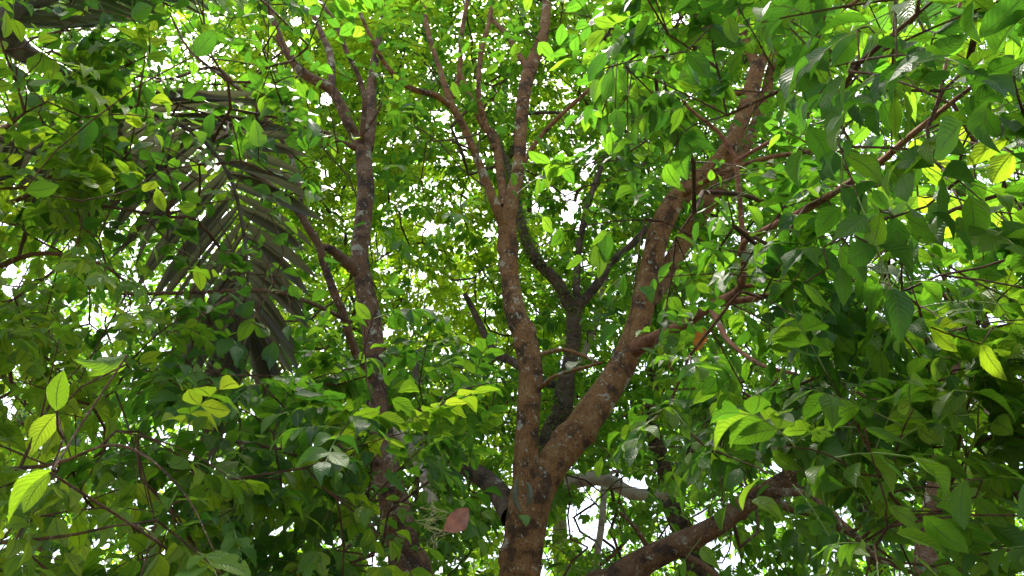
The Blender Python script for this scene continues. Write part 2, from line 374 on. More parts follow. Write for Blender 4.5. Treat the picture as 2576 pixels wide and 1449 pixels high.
# right stem
A.stem('branch', [(1345, 1260, 80, 4.74), (1385, 1175, 84, 4.76), (1440, 1104, 82, 4.8), (1500, 1020, 78, 4.85), (1560, 930, 70, 4.9), (1598, 840, 62, 4.9), (1620, 760, 57, 4.9), (1640, 660, 56, 4.9), (1663, 572, 55, 4.9), (1698, 508, 52, 4.9), (1750, 460, 48, 4.9), (1800, 418, 44, 4.85), (1838, 366, 42, 4.8), (1870, 290, 40, 4.8), (1890, 230, 42, 4.8), (1908, 160, 38, 4.8)], sides=36, rough=.035, knots=16)
A.stem('branch', [(1906, 175, 28, 4.8), (1880, 110, 24, 4.85), (1862, 50, 22, 4.9), (1852, -60, 20, 5.0)])
A.stem('branch', [(1910, 165, 26, 4.8), (1955, 95, 20, 4.75), (2010, 20, 16, 4.7), (2060, -60, 14, 4.7)])
A.stem('branch', [(1935, 120, 14, 4.75), (1990, 60, 12, 4.6), (2100, 30, 10, 4.5), (2180, -10, 8, 4.4)])
A.stem('branch', [(1885, 240, 14, 4.8), (1840, 235, 12, 4.7), (1790, 270, 10, 4.6)])
A.stem('branch', [(1630, 765, 46, 5.0), (1685, 670, 44, 5.15), (1720, 605, 46, 5.25), (1755, 550, 44, 5.3), (1790, 495, 40, 5.3), (1835, 430, 34, 5.3), (1890, 340, 30, 5.35), (1935, 200, 26, 5.4), (1960, 60, 20, 5.5)], sides=24, knots=8)
A.stem('branch', [(1720, 490, 20, 4.85), (1788, 447, 16, 4.6), (1860, 420, 14, 4.4), (1932, 397, 13, 4.2), (2040, 380, 10, 4.0)])
# the limb that comes towards the camera on the right
A.stem('branch', [(1596, 880, 44, 4.85), (1658, 843, 30, 4.5), (1721, 816, 25, 4.2), (1798, 763, 22, 3.8), (1860, 725, 18, 3.45), (1871, 640, 15, 3.2), (1864, 540, 13, 3.1), (1858, 470, 13, 3.05), (1851, 397, 12, 3.0)], sides=16, knots=6, bark=M_BARK_RED)
A.stem('branch', [(1851, 400, 11, 3.0), (1808, 333, 11, 2.95), (1731, 270, 9, 2.85), (1688, 200, 6, 2.75)], sides=10, bark=M_BARK_RED)
A.stem('branch', [(1852, 405, 10, 3.0), (1931, 360, 10, 2.9), (2030, 310, 9, 2.7), (2120, 240, 7, 2.5)], sides=10, bark=M_BARK_RED)
A.stem('branch', [(1862, 640, 17, 3.2), (1885, 600, 17, 3.0), (2040, 520, 18, 2.55), (2200, 418, 18, 2.15), (2262, 366, 17, 2.0), (2345, 298, 15, 1.85), (2430, 230, 12, 1.7), (2560, 140, 9, 1.55)], sides=14, rough=.06, knots=8, bark=M_BARK_RED)
A.stem('branch', [(2350, 296, 11, 1.85), (2372, 200, 11, 1.8), (2395, 90, 10, 1.75), (2425, -30, 9, 1.7)], sides=10)
A.stem('branch', [(1798, 765, 18, 3.8), (1921, 746, 16, 3.4), (2010, 715, 14, 3.1), (2090, 650, 11, 2.9)], sides=10, bark=M_BARK_RED)
A.stem('branch', [(1788, 773, 17, 3.85), (1808, 813, 15, 3.65), (1835, 860, 13, 3.5), (1911, 916, 10, 3.3), (2000, 940, 8, 3.1)], sides=10, bark=M_BARK_RED)
A.stem('branch', [(1865, 722, 12, 3.45), (1931, 712, 11, 3.3), (1985, 700, 8, 3.1)], sides=8)
A.stem('branch', [(1660, 845, 20, 4.5), (1668, 880, 16, 4.3), (1690, 930, 10, 4.1)], sides=8)
# dark limb to the left of the crotch
A.stem('branch', [(1292, 1300, 66, 4.72), (1262, 1250, 56, 4.85), (1220, 1205, 50, 5.0), (1160, 1165, 46, 5.2), (1110, 1110, 40, 5.4), (1060, 1010, 30, 5.6), (1045, 900, 26, 5.8)], sides=20, knots=6, bark=M_BARK_DARK)
A.stem('branch', [(1335, 900, 12, 4.6), (1420, 880, 11, 4.5), (1510, 915, 9, 4.4)], sides=8)
A.stem('branch', [(1350, 985, 12, 4.6), (1400, 945, 10, 4.45), (1515, 912, 8, 4.3)], sides=8)

B = Tree('B', 'tree', 'slender grey brown tree with ringed bark, forking high up in the yellow canopy', M_BARK_GREY, M_TWIG, M_LEAF)
B.stem('trunk', [(1045, 1500, 92, 4.3), (1022, 1400, 84, 4.3), (1000, 1300, 80, 4.3), (975, 1200, 68, 4.3), (960, 1100, 58, 4.3), (947, 1000, 52, 4.3), (942, 900, 52, 4.3), (932, 800, 52, 4.3), (917, 720, 48, 4.3), (905, 650, 44, 4.3), (913, 560, 43, 4.3), (920, 470, 42, 4.3), (915, 400, 39, 4.3), (917, 355, 38, 4.3)], grounded=True, sides=32, rough=.04, knots=22)
B.stem('branch', [(912, 380, 30, 4.3), (897, 350, 28, 4.3), (877, 310, 27, 4.25), (834, 227, 27, 4.2), (761, 183, 24, 4.1), (714, 117, 20, 4.05), (694, 67, 16, 4.0), (660, -30, 13, 4.0)], sides=18, knots=7)
B.stem('branch', [(836, 228, 20, 4.2), (831, 140, 18, 4.25), (811, 90, 15, 4.3), (787, 33, 12, 4.3), (765, -30, 10, 4.3)], sides=12)
B.stem('branch', [(905, 365, 14, 4.28), (911, 333, 14, 4.2), (917, 250, 14, 4.1), (901, 190, 13, 4.05), (871, 127, 12, 4.0), (844, 60, 11, 3.95), (804, 0, 10, 3.9), (780, -50, 9, 3.9)], sides=12)
B.stem('branch', [(922, 375, 34, 4.32), (931, 300, 31, 4.4), (934, 227, 27, 4.45), (941, 167, 22, 4.5), (947, 127, 18, 4.5), (965, 40, 14, 4.6), (985, -60, 10, 4.7)], sides=18, knots=6)
B.stem('branch', [(900, 376, 14, 4.3), (811, 333, 13, 4.1), (761, 300, 12, 4.0), (717, 260, 10, 3.9), (660, 220, 7, 3.8)], sides=10)
B.stem('branch', [(918, 330, 9, 4.25), (945, 290, 7, 4.2), (961, 258, 5, 4.15)], sides=8)
B.stem('branch', [(915, 700, 34, 4.3), (887, 672, 32, 4.25), (861, 652, 28, 4.2), (834, 628, 22, 4.1), (800, 618, 14, 4.0)], sides=14, knots=3)
B.stem('branch', [(942, 960, 30, 4.3), (905, 905, 24, 4.15), (884, 860, 22, 4.05), (861, 783, 22, 3.95), (841, 736, 22, 3.9), (817, 670, 22, 3.85), (801, 616, 22, 3.8), (777, 576, 22, 3.75), (744, 523, 21, 3.7), (690, 475, 17, 3.6), (600, 415, 13, 3.45), (550, 393, 10, 3.4), (480, 365, 7, 3.3)], sides=16, knots=9)
B.stem('branch', [(760, 545, 13, 3.72), (754, 483, 13, 3.65), (734, 400, 12, 3.6), (701, 340, 12, 3.55), (644, 267, 11, 3.5), (590, 215, 9, 3.4), (480, 130, 7, 3.3), (430, 40, 5, 3.2)], sides=10)
B.stem('branch', [(606, 228, 8, 3.42), (540, 170, 8, 3.3), (440, 195, 8, 3.15), (340, 215, 7, 3.0), (230, 210, 5, 2.9)], sides=8)
B.stem('branch', [(550, 393, 7, 3.4), (480, 360, 7, 3.2), (400, 330, 7, 3.1), (300, 275, 5, 3.0)], sides=8)
B.stem('branch', [(880, 810, 12, 4.0), (800, 770, 11, 3.7), (700, 735, 11, 3.4), (590, 732, 11, 3.2), (420, 738, 10, 3.0), (290, 740, 7, 2.9)], sides=10)
B.stem('branch', [(600, 690, 8, 3.3), (500, 560, 9, 3.1), (420, 545, 9, 3.0), (240, 515, 7, 2.8)], sides=8)
B.stem('branch', [(590, 735, 9, 3.2), (500, 800, 8, 3.0), (435, 835, 8, 2.9), (400, 828, 6, 2.8)], sides=8)
B.stem('branch', [(955, 1165, 20, 4.25), (877, 1136, 14, 4.0), (821, 1099, 13, 3.8), (764, 1053, 12, 3.6), (740, 980, 9, 3.5), (700, 900, 6, 3.4)], sides=10)
B.stem('branch', [(960, 1230, 22, 4.2), (857, 1193, 18, 3.9), (777, 1153, 15, 3.6), (650, 1120, 10, 3.2), (520, 1100, 7, 2.9)], sides=10)
B.stem('branch', [(1108, 1300, 28, 4.9), (1081, 1243, 27, 4.9), (1061, 1183, 26, 4.9), (1027, 1123, 24, 4.9), (990, 1075, 22, 4.9), (940, 1000, 16, 4.9)], sides=14, bark=M_BARK_PALE)
B.stem('branch', [(1040, 1470, 34, 4.1), (1000, 1400, 28, 4.15), (985, 1330, 26, 4.1), (1000, 1250, 15, 4.0), (1010, 1180, 10, 3.9)], sides=12)
B.stem('branch', [(1020, 1300, 12, 4.25), (940, 1320, 11, 4.0), (820, 1430, 9, 3.6)], sides=8)

C = Tree('C', 'tree', 'dark crooked tree behind the forked trunk, studded with tiny clinging plants', M_BARK_DARK, M_TWIG_DARK, M_LEAF_FAR)
C.stem('trunk', [(1312, 1500, 58, 5.7), (1332, 1330, 56, 5.7), (1368, 1180, 54, 5.7), (1386, 1090, 52, 5.7), (1414, 1030, 48, 5.7), (1426, 950, 40, 5.7), (1442, 860, 37, 5.7), (1444, 780, 40, 5.7)], grounded=True, sides=22, rough=.06, knots=10)
C.stem('branch', [(1444, 790, 34, 5.7), (1405, 715, 30, 5.65), (1350, 655, 28, 5.6), (1325, 610, 26, 5.6), (1305, 540, 22, 5.6), (1285, 440, 18, 5.7), (1240, 330, 14, 5.8)], sides=16, rough=.07, knots=6)
C.stem('branch', [(1448, 785, 24, 5.7), (1452, 690, 18, 5.75), (1460, 600, 16, 5.8), (1490, 480, 15, 5.9), (1530, 380, 12, 6.0), (1560, 300, 10, 6.1)], sides=12)
C.stem('branch', [(1450, 775, 26, 5.7), (1495, 725, 24, 5.75), (1540, 660, 20, 5.8), (1590, 615, 18, 5.85), (1650, 550, 16, 5.9), (1700, 490, 12, 6.0)], sides=12)
C.stem('branch', [(1570, 500, 12, 6.1), (1600, 440, 11, 6.1), (1630, 400, 9, 6.1)], sides=8)
C.stem('branch', [(1425, 970, 22, 5.75), (1370, 960, 24, 5.9), (1290, 910, 22, 6.1), (1240, 880, 20, 6.3), (1200, 800, 17, 6.5), (1170, 740, 12, 6.6)], sides=12)

D = Tree('D', 'tree', 'grey brown tree whose thick low limb slants up towards the lower right', M_BARK_GREY, M_TWIG, M_LEAF_FRESH)
D.stem('trunk', [(1470, 1560, 92, 4.9), (1545, 1470, 78, 4.85), (1608, 1420, 68, 4.8), (1700, 1372, 60, 4.7), (1800, 1324, 54, 4.6), (1860, 1278, 52, 4.5), (1930, 1232, 46, 4.4), (2010, 1185, 44, 4.3), (2100, 1120, 34, 4.2), (2200, 1000, 24, 4.1)], grounded=True, sides=32, rough=.05, knots=16)
D.stem('branch', [(1930, 1240, 26, 4.4), (2032, 1243, 18, 4.0), (2092, 1293, 16, 3.7), (2145, 1340, 15, 3.4), (2199, 1396, 14, 3.1), (2299, 1442, 11, 2.8), (2400, 1470, 8, 2.5)], sides=12, knots=4)
D.stem('branch', [(2030, 1243, 12, 4.0), (2048, 1200, 10, 3.9), (2080, 1120, 8, 3.7)], sides=8)
D.stem('branch', [(1925, 1250, 30, 4.45), (1982, 1276, 22, 4.4), (2065, 1300, 18, 4.35), (2150, 1350, 12, 4.3)], sides=10)
D.stem('branch', [(2145, 1340, 10, 3.4), (2200, 1285, 8, 3.2), (2240, 1200, 6, 3.0)], sides=8)
D.stem('branch', [(1700, 1385, 20, 4.72), (1780, 1430, 16, 4.6), (1850, 1500, 12, 4.5)], sides=10)
D.stem('branch', [(1640, 1395, 16, 4.78), (1600, 1330, 11, 4.7), (1560, 1290, 8, 4.6)], sides=8)

G = Tree('G', 'tree', 'rough dark background trunk crossing behind the low slanting limb', M_BARK_DARK, M_TWIG_DARK, M_LEAF_FAR)
G.stem('trunk', [(1790, 1530, 78, 8.2), (1765, 1449, 70, 8.2), (1745, 1380, 64, 8.2), (1705, 1310, 50, 8.2), (1683, 1260, 44, 8.2), (1670, 1180, 40, 8.2), (1652, 1116, 38, 8.2), (1638, 1050, 34, 8.2), (1640, 900, 28, 8.3), (1600, 700, 22, 8.4)], grounded=True, sides=20, rough=.08, knots=12)
G.stem('branch', [(1680, 1240, 24, 8.2), (1740, 1130, 20, 8.3), (1830, 1000, 18, 8.5), (1950, 850, 14, 8.7), (2100, 600, 10, 9)], sides=10)
H = Tree('H', 'tree', 'pale barked background tree with a smooth level limb beside the forked trunk', M_BARK_PALE, M_TWIG_DARK, M_LEAF_FAR)
H.stem('trunk', [(1325, 1540, 46, 7.4), (1332, 1400, 44, 7.4), (1355, 1300, 42, 7.4), (1425, 1222, 38, 7.3), (1501, 1203, 36, 7.2), (1540, 1213, 34, 7.2), (1600, 1243, 32, 7.2), (1700, 1230, 26, 7.3), (1800, 1130, 22, 7.5), (1860, 950, 18, 7.8)], grounded=True, sides=18, rough=.03, knots=4)
H.stem('branch', [(1520, 1200, 12, 7.2), (1550, 1185, 10, 7.2), (1580, 1195, 9, 7.2)], sides=8)
H.stem('branch', [(1400, 1245, 24, 7.3), (1410, 1050, 20, 7.6), (1500, 800, 16, 8.2), (1560, 500, 12, 9)], sides=10)
K = Tree('K', 'young_tree', 'thin grey stemmed young tree rising in front of the white sky gap', M_BARK_PALE, M_TWIG_DARK, M_LEAF_YOUNG)
K.stem('trunk', [(1490, 1560, 20, 7.9), (1502, 1400, 18, 7.9), (1512, 1330, 17, 7.9), (1518, 1260, 16, 7.9), (1515, 1200, 14, 7.9), (1500, 1120, 10, 7.9)], grounded=True, sides=12, rough=.03)
Q = Tree('Q', 'tree', 'whitish far trunk glimpsed between the stems of the forked tree', M_BARK_PALE, M_TWIG_DARK, M_LEAF_FAR)
Q.stem('trunk', [(1420, 1560, 40, 10.5), (1395, 1100, 32, 10.5), (1370, 800, 27, 10.5), (1345, 620, 25, 10.5), (1330, 540, 24, 10.5), (1290, 400, 22, 10.5), (1272, 320, 22, 10.5), (1265, 200, 18, 10.5)], grounded=True, sides=12, rough=.03)
Q.stem('branch', [(1345, 620, 18, 10.5), (1150, 400, 14, 10.8), (900, 200, 10, 11)], sides=8)
Rr = Tree('R', 'tree', 'dim brown stemmed tree at the right edge carrying large bright leaves', M_BARK_GREY, M_TWIG, M_LEAF_YOUNG)
Rr.stem('trunk', [(2330, 1560, 58, 3.6), (2360, 1200, 46, 3.6), (2385, 950, 38, 3.6), (2432, 833, 28, 3.55), (2470, 700, 20, 3.4), (2520, 560, 14, 3.1)], grounded=True, sides=16, rough=.06, knots=6)
Rr.stem('branch', [(2432, 840, 14, 3.5), (2385, 760, 10, 3.3), (2370, 720, 9, 3.2), (2400, 650, 7, 3.0)], sides=8)
Rr.stem('branch', [(2395, 930, 18, 3.6), (2480, 1040, 14, 3.2), (2600, 1090, 10, 2.8)], sides=8)
L = Tree('L', 'tree', 'tree reaching in from the left edge with large yellow green leaf sprays', M_BARK_GREY, M_TWIG, M_LEAF_YOUNG)
L.stem('trunk', [(-330, 1560, 90, 3.0), (-330, 1200, 80, 3.0), (-300, 800, 70, 3.0), (-280, 400, 50, 3.0), (-250, 100, 30, 3.0)], grounded=True, sides=16, rough=.06, vis=False)
L.stem('branch', [(-320, 1150, 30, 3.0), (-100, 1180, 14, 2.6), (120, 1170, 9, 2.3), (270, 1120, 8, 2.25), (370, 1150, 7, 2.2), (470, 1250, 5, 2.1), (540, 1390, 2.5, 2.0)], sides=10)
L.stem('branch', [(-310, 1300, 26, 3.0), (-60, 1360, 11, 2.5), (150, 1350, 8, 2.3), (330, 1320, 5, 2.15), (420, 1380, 2.5, 2.0)], sides=10)
L.stem('branch', [(-300, 800, 26, 3.0), (-100, 720, 18, 2.8), (80, 640, 12, 2.7), (240, 660, 9, 2.6), (330, 720, 6, 2.6)], sides=10)
L.stem('branch', [(-285, 500, 22, 3.0), (-100, 520, 16, 2.9), (40, 505, 12, 2.9), (150, 440, 7, 2.9)], sides=10)

def far_tree(key, label, u, Y, h, lean, leafm, bark, limbs):
    t = Tree(key, 'tree', label, bark, M_TWIG_DARK, leafm)
    x = (u - 1288) / FPX * (Y / math.cos(PITCH))
    g = np.random.default_rng(abs(hash(label)) % 1000 if False else sum(map(ord, label)))
    b = np.array([x, Y, -0.15]); top = b + np.array([lean, 0.2, h])
    P = [b + (top - b) * f + np.append(g.normal(0, .12, 2) * (f > 0), 0) for f in (0, .25, .5, .75, 1)]
    t.root = np.array([x, Y, 0.0])
    t.add('trunk', P, np.linspace(.17, .05, 5), True, 12, .06, 6)
    for k in range(limbs):
        f = g.uniform(.35, .95); p0 = b + (top - b) * f; a = g.uniform(0, 6.28); l = g.uniform(1.6, 3.2)
        d = np.array([math.cos(a), math.sin(a) * .8, g.uniform(.15, .8)])
        P = [p0, p0 + d * l * .4 + g.normal(0, .1, 3), p0 + d * l * .75 + g.normal(0, .15, 3), p0 + d * l + np.array([0, 0, .2])]
        t.add('branch', P, [.034, .025, .017, .01], True, 8, .05)
    return t
far_tree('f1', 'far leafy tree filling the gap left of the slender ringed trunk', 640, 9.5, 7.5, -.3, M_LEAF_FAR, M_BARK_GREY, 7)
far_tree('f2', 'far leafy tree behind the hanging palm frond at the left', 60, 8.5, 7.0, .3, M_LEAF_FAR, M_BARK_GREY, 7)
far_tree('f3', 'far leafy tree behind the curved right stem of the forked tree', 2020, 9.5, 8.0, .2, M_LEAF_FAR, M_BARK_DARK, 7)
far_tree('f4', 'far leafy tree behind the leaves at the right edge', 2560, 8.5, 7.0, -.2, M_LEAF_FAR, M_BARK_DARK, 7)
far_tree('f5', 'far tree whose sunlit yellow green crown glows behind the fork of the slender ringed trunk', 1075, 8.0, 5.6, -.15, M_LEAF_SUN, M_BARK_GREY, 8)  # the crown's sunlit yellow is painted into its leaf colour

far_tree('g1', 'distant broad tree closing the view at the far left', 300, 12.5, 9.0, .3, M_LEAF_FAR, M_BARK_GREY, 9)
far_tree('g2', 'distant broad tree closing the view behind the forked trunk', 1330, 13.0, 9.5, .1, M_LEAF_FAR, M_BARK_GREY, 9)
far_tree('g3', 'distant broad tree closing the view at the far right', 2300, 12.5, 9.0, -.3, M_LEAF_FAR, M_BARK_GREY, 9)

# ------------------------------------------------------------------ where foliage hangs: (u0,u1,v0,v1, d0,d1, sprays, leaflet_len, owners)
Z = [
 # right, near
 (1950, 2750, -120, 330, 1.6, 2.5, 13, .098, 'A'), (2080, 2750, 300, 720, 1.6, 2.6, 12, .098, 'AR'),
 (1500, 1860, -80, 330, 2.4, 3.2, 11, .10, 'A'), (1480, 1800, 280, 560, 2.4, 3.2, 3, .10, 'A'),
 (1760, 2200, 380, 720, 2.5, 3.5, 8, .092, 'A'),
 (1640, 2240, 700, 1180, 2.5, 3.6, 20, .095, 'A'), (2240, 2760, 620, 1120, 1.9, 3.0, 15, .098, 'RD'),
 (2080, 2760, 1080, 1540, 1.9, 3.1, 17, .098, 'DR'), (1720, 2120, 1000, 1200, 2.6, 3.5, 7, .095, 'A'),
 # left, near
 (-220, 420, -120, 480, 2.8, 3.9, 26, .09, 'LB'), (350, 700, -120, 330, 2.9, 3.9, 14, .09, 'B'),
 (-220, 300, 420, 900, 2.8, 3.9, 23, .09, 'LB'), (280, 720, 420, 900, 3.0, 3.7, 15, .088, 'B'), (300, 560, 280, 480, 3.0, 3.6, 4, .09, 'B'),
 (-180, 480, 860, 1500, 2.1, 3.3, 19, .095, 'L'), (420, 940, 820, 1180, 2.8, 3.8, 18, .095, 'B'),
 (420, 980, 1150, 1520, 2.5, 3.5, 18, .098, 'BL'), (640, 860, 80, 420, 3.2, 4.0, 5, .09, 'B'),
 (960, 1180, 880, 1500, 3.2, 4.1, 10, .095, 'B'),
 # middle depth
 (930, 1700, 820, 1300, 5.4, 7.5, 70, .095, 'CAH'), (1380, 2000, 1000, 1520, 4.6, 7.0, 60, .10, 'DGHK'),
 (1000, 1900, -150, 400, 5.6, 7.5, 52, .095, 'ABC'), (950, 1300, 180, 620, 4.6, 6.0, 12, .10, 'A'),
 (900, 1260, 900, 1550, 4.8, 6.5, 45, .10, 'BCA'), (1380, 1700, 300, 800, 5.6, 7.2, 26, .095, 'CA'),
 (1650, 2700, -100, 700, 4.5, 6.5, 45, .095, 'A'), (1650, 2700, 700, 1520, 4.5, 6.5, 65, .10, 'DGR'),
 (-200, 950, -100, 800, 4.8, 6.5, 70, .095, 'B'), (-200, 950, 800, 1550, 4.4, 6.0, 70, .10, 'BL'),
 (1900, 2750, -150, 520, 4.2, 6.5, 45, .09, 'AR'), (1400, 1620, 1230, 1450, 8.5, 11, 26, .095, ('K', 'G')),
 # canopy behind everything
 (-500, 900, -300, 750, 7.5, 11, 560, .095, ('f1', 'f2')), (850, 1300, -300, 800, 8.5, 11.5, 230, .095, ('f5', 'Q', 'C')),
 (1250, 1750, -300, 800, 8.0, 11.5, 300, .095, ('Q', 'C', 'G', 'H')), (1700, 3050, -300, 750, 7.5, 11, 560, .095, ('f3', 'f4', 'G')),
 (-500, 900, 750, 1650, 7.0, 10, 420, .095, ('f1', 'f2')), (850, 1350, 750, 1650, 7.5, 10.5, 240, .095, ('f1', 'f5', 'Q')),
 (1350, 1800, 700, 1180, 8.0, 11, 150, .095, ('G', 'H', 'Q')), (1250, 1750, 1150, 1650, 8.5, 11, 60, .095, ('G', 'H')),
 (1750, 3050, 750, 1650, 7.0, 10, 400, .095, ('f3', 'f4', 'G')),
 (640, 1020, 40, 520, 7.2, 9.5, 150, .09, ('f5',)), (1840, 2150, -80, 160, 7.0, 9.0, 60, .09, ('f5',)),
 (-600, 3200, -350, 1750, 11.5, 14.5, 3500, .135, ('g1', 'g2', 'g3')), (600, 2000, -350, 1150, 9.0, 12.5, 1700, .105, ('f5', 'Q', 'G', 'g2')),
]
# openings in the canopy through which the sky shows: (u, v, radius)
GAPS = [(745, 55, 26), (768, 80, 16), (725, 110, 12), (755, 105, 10), (690, 150, 9), (820, 250, 22), (800, 265, 14), (830, 300, 12), (775, 255, 10),
 (815, 440, 18), (835, 470, 14), (800, 420, 9), (850, 500, 10), (1425, 490, 26), (1440, 520, 30), (1425, 545, 24), (1470, 440, 20), (1485, 410, 14), (1400, 500, 10), (1455, 575, 12),
 (1080, 575, 22), (1105, 570, 16), (1060, 590, 10), (1060, 695, 14), (1590, 610, 22), (1600, 650, 14), (1620, 620, 14), (1700, 50, 22), (1725, 60, 14), (1715, 30, 10),
 (1160, 40, 14), (1150, 60, 9), (1245, 430, 9), (1240, 330, 8), (20, 680, 34), (45, 715, 30), (20, 730, 24), (60, 690, 14), (15, 1020, 20), (35, 1035, 24), (20, 1050, 16), (30, 930, 14), (8, 370, 16),
 (2490, 805, 26), (2520, 815, 14), (2475, 820, 12), (2180, 465, 12), (2185, 445, 8), (2350, 700, 14), (2330, 710, 10), (2420, 1110, 16), (2440, 1130, 9),
 (1440, 1290, 44), (1480, 1280, 50), (1500, 1340, 40), (1450, 1330, 40), (1540, 1370, 26), (1420, 1320, 26), (1475, 1370, 30), (1530, 1320, 20), (1560, 1200, 14), (1540, 1185, 14),
 (1760, 1300, 26), (1780, 1320, 26), (1745, 1330, 18), (1830, 1380, 34), (1850, 1410, 30), (1820, 1420, 22), (1885, 1330, 12), (1970, 1320, 16), (2000, 1310, 10),
 (790, 1122, 16), (700, 1020, 14), (925, 1400, 24), (945, 1395, 18), (935, 1420, 14), (860, 1265, 12), (835, 1290, 10), (955, 625, 12), (785, 690, 12),
 (1860, 890, 12), (1955, 1165, 9), (950, 1340, 8), (905, 340, 9), (1180, 880, 8), (1700, 900, 8), (1640, 870, 8), (2560, 950, 14), (2570, 1240, 12), (70, 800, 9), (1310, 330, 8)]
GAPS = np.array(GAPS, float)
gapw = rng.uniform(0.6, 1.0, len(GAPS))

# ------------------------------------------------------------------ grow: clusters -> twig network -> sprays -> leaflets
class Cl: pass
CL = []
for (u0, u1, v0, v1, d0, d1, n, ll, own) in Z:
    k = int(math.ceil(math.sqrt(n * 1.0)))
    # jittered stratified points
    nu = max(1, int(round(math.sqrt(n * (u1 - u0) / (v1 - v0))))); nv = max(1, int(math.ceil(n / nu)))
    for i in range(nu):
        for j in range(nv):
            c = Cl(); u = u0 + (u1 - u0) * (i + rng.uniform(0, 1)) / nu; v = v0 + (v1 - v0) * (j + rng.uniform(0, 1)) / nv
            c.d = rng.uniform(d0, d1); c.p = PD(u, v, c.d); c.ll = ll * rng.uniform(.85, 1.12); c.own = own
            CL.append(c)
nodesP = {k: np.array([p for p, r in t.nodes]) for k, t in TREES.items()}
for c in CL:
    best = None
    for k in c.own:
        d = np.min(np.linalg.norm(nodesP[k] - c.p, axis=1))
        if best is None or d < best[0]: best = (d, k)
    c.dist, c.tree = best

CID = [0]
LEAF = dict(p=[], x=[], z=[], l=[], w=[], tree=[], tint=[], cid=[])       # leaflet records
STALK = {k: [] for k in TREES}                                     # rachis polylines (pts, r0, r1)
TW = {k: [] for k in TREES}                                        # twig chains (pts, radii)
TREE_IDX = {k: i for i, k in enumerate(TREES)}

def spray(tk, P, D, ll, near, n_leaf=None):
    """a twig end at P growing along D with compound leaves set alternately along it"""
    D = unit(D); tl = ll * rng.uniform(2.6, 4.2)
    side = unit(np.cross(D, [0, 0, 1.0]) + 1e-6); upv = np.cross(side, D)
    k = n_leaf or int(rng.integers(5, 8))
    sag = rng.uniform(.05, .3)
    tw = [P + D * tl * f - np.array([0, 0, 1]) * sag * tl * f * f for f in np.linspace(0, 1, 5)]
    TW[tk].append((np.array(tw), np.linspace(.0035, .0016, 5) * (1.0 if near else 1.6)))
    for i in range(k):
        f = (i + .6) / k; b = P + D * tl * f - np.array([0, 0, 1]) * sag * tl * f * f
        ang = (1 if i % 2 else -1) * rng.uniform(.6, 1.25) if i < k - 1 else rng.uniform(-.3, .3)
        el = rng.uniform(-.35, .6)
        ld = unit(D * math.cos(ang) + side * math.sin(ang) + upv * math.sin(el))
        compound(tk, b, ld, ll, near)
def compound(tk, b, ld, ll, near):
    ll = ll * rng.uniform(.66, 1.12)
    npair = int(rng.integers(2, 5)) if near else int(rng.integers(2, 4))
    Lr = ll * (0.55 + .52 * npair) * rng.uniform(.85, 1.15)
    droop = rng.uniform(.15, 1.0)
    g = np.array([0, 0, -1.0])
    sd = unit(np.cross(ld, [0, 0, 1.0]) + rng.normal(0, .22, 3))
    fs = np.linspace(0, 1, 5)
    pts = np.array([b + ld * Lr * f + g * droop * Lr * f * f * .55 for f in fs])
    CID[0] += 1
    if near: STALK[tk].append((pts, .0017, .001, CID[0]))
    ti = TREE_IDX[tk]; t0 = rng.uniform(0, 1)
    hang = rng.uniform(0.1, 1.15) if rng.uniform() < .8 else rng.uniform(1.1, 1.8)
    for j in range(npair + 1):
        f = .30 + .70 * (j / npair); p = b + ld * Lr * f + g * droop * Lr * f * f * .55
        tang = unit(ld + g * droop * f * 1.1)
        sz = ll * (0.78 + .28 * math.sin(math.pi * (.25 + .6 * j / npair)))
        for s in ((-1, 1) if j < npair else (0,)):
            a = rng.uniform(.75, 1.15) if s else 0
            ax = tang * math.cos(a) + sd * s * math.sin(a) + g * hang * (.55 if s else .35) * rng.uniform(.6, 1.3)
            ax = unit(ax + rng.normal(0, .10, 3))
            nz = unit(np.cross(ax, np.cross(np.cross(tang, sd) * -1 if False else np.cross(sd, tang), ax)) + rng.normal(0, .22, 3))
            if rng.uniform() < .06 and not near: continue
            LEAF['p'].append(p); LEAF['x'].append(ax); LEAF['z'].append(nz)
            LEAF['l'].append(sz * rng.uniform(.82, 1.12) * (1.08 if s == 0 else 1)); LEAF['w'].append(sz * rng.uniform(.46, .60))
            LEAF['cid'].append(CID[0] if near else 0); LEAF['tree'].append(ti); LEAF['tint'].append((t0 + rng.normal(0, .15)))

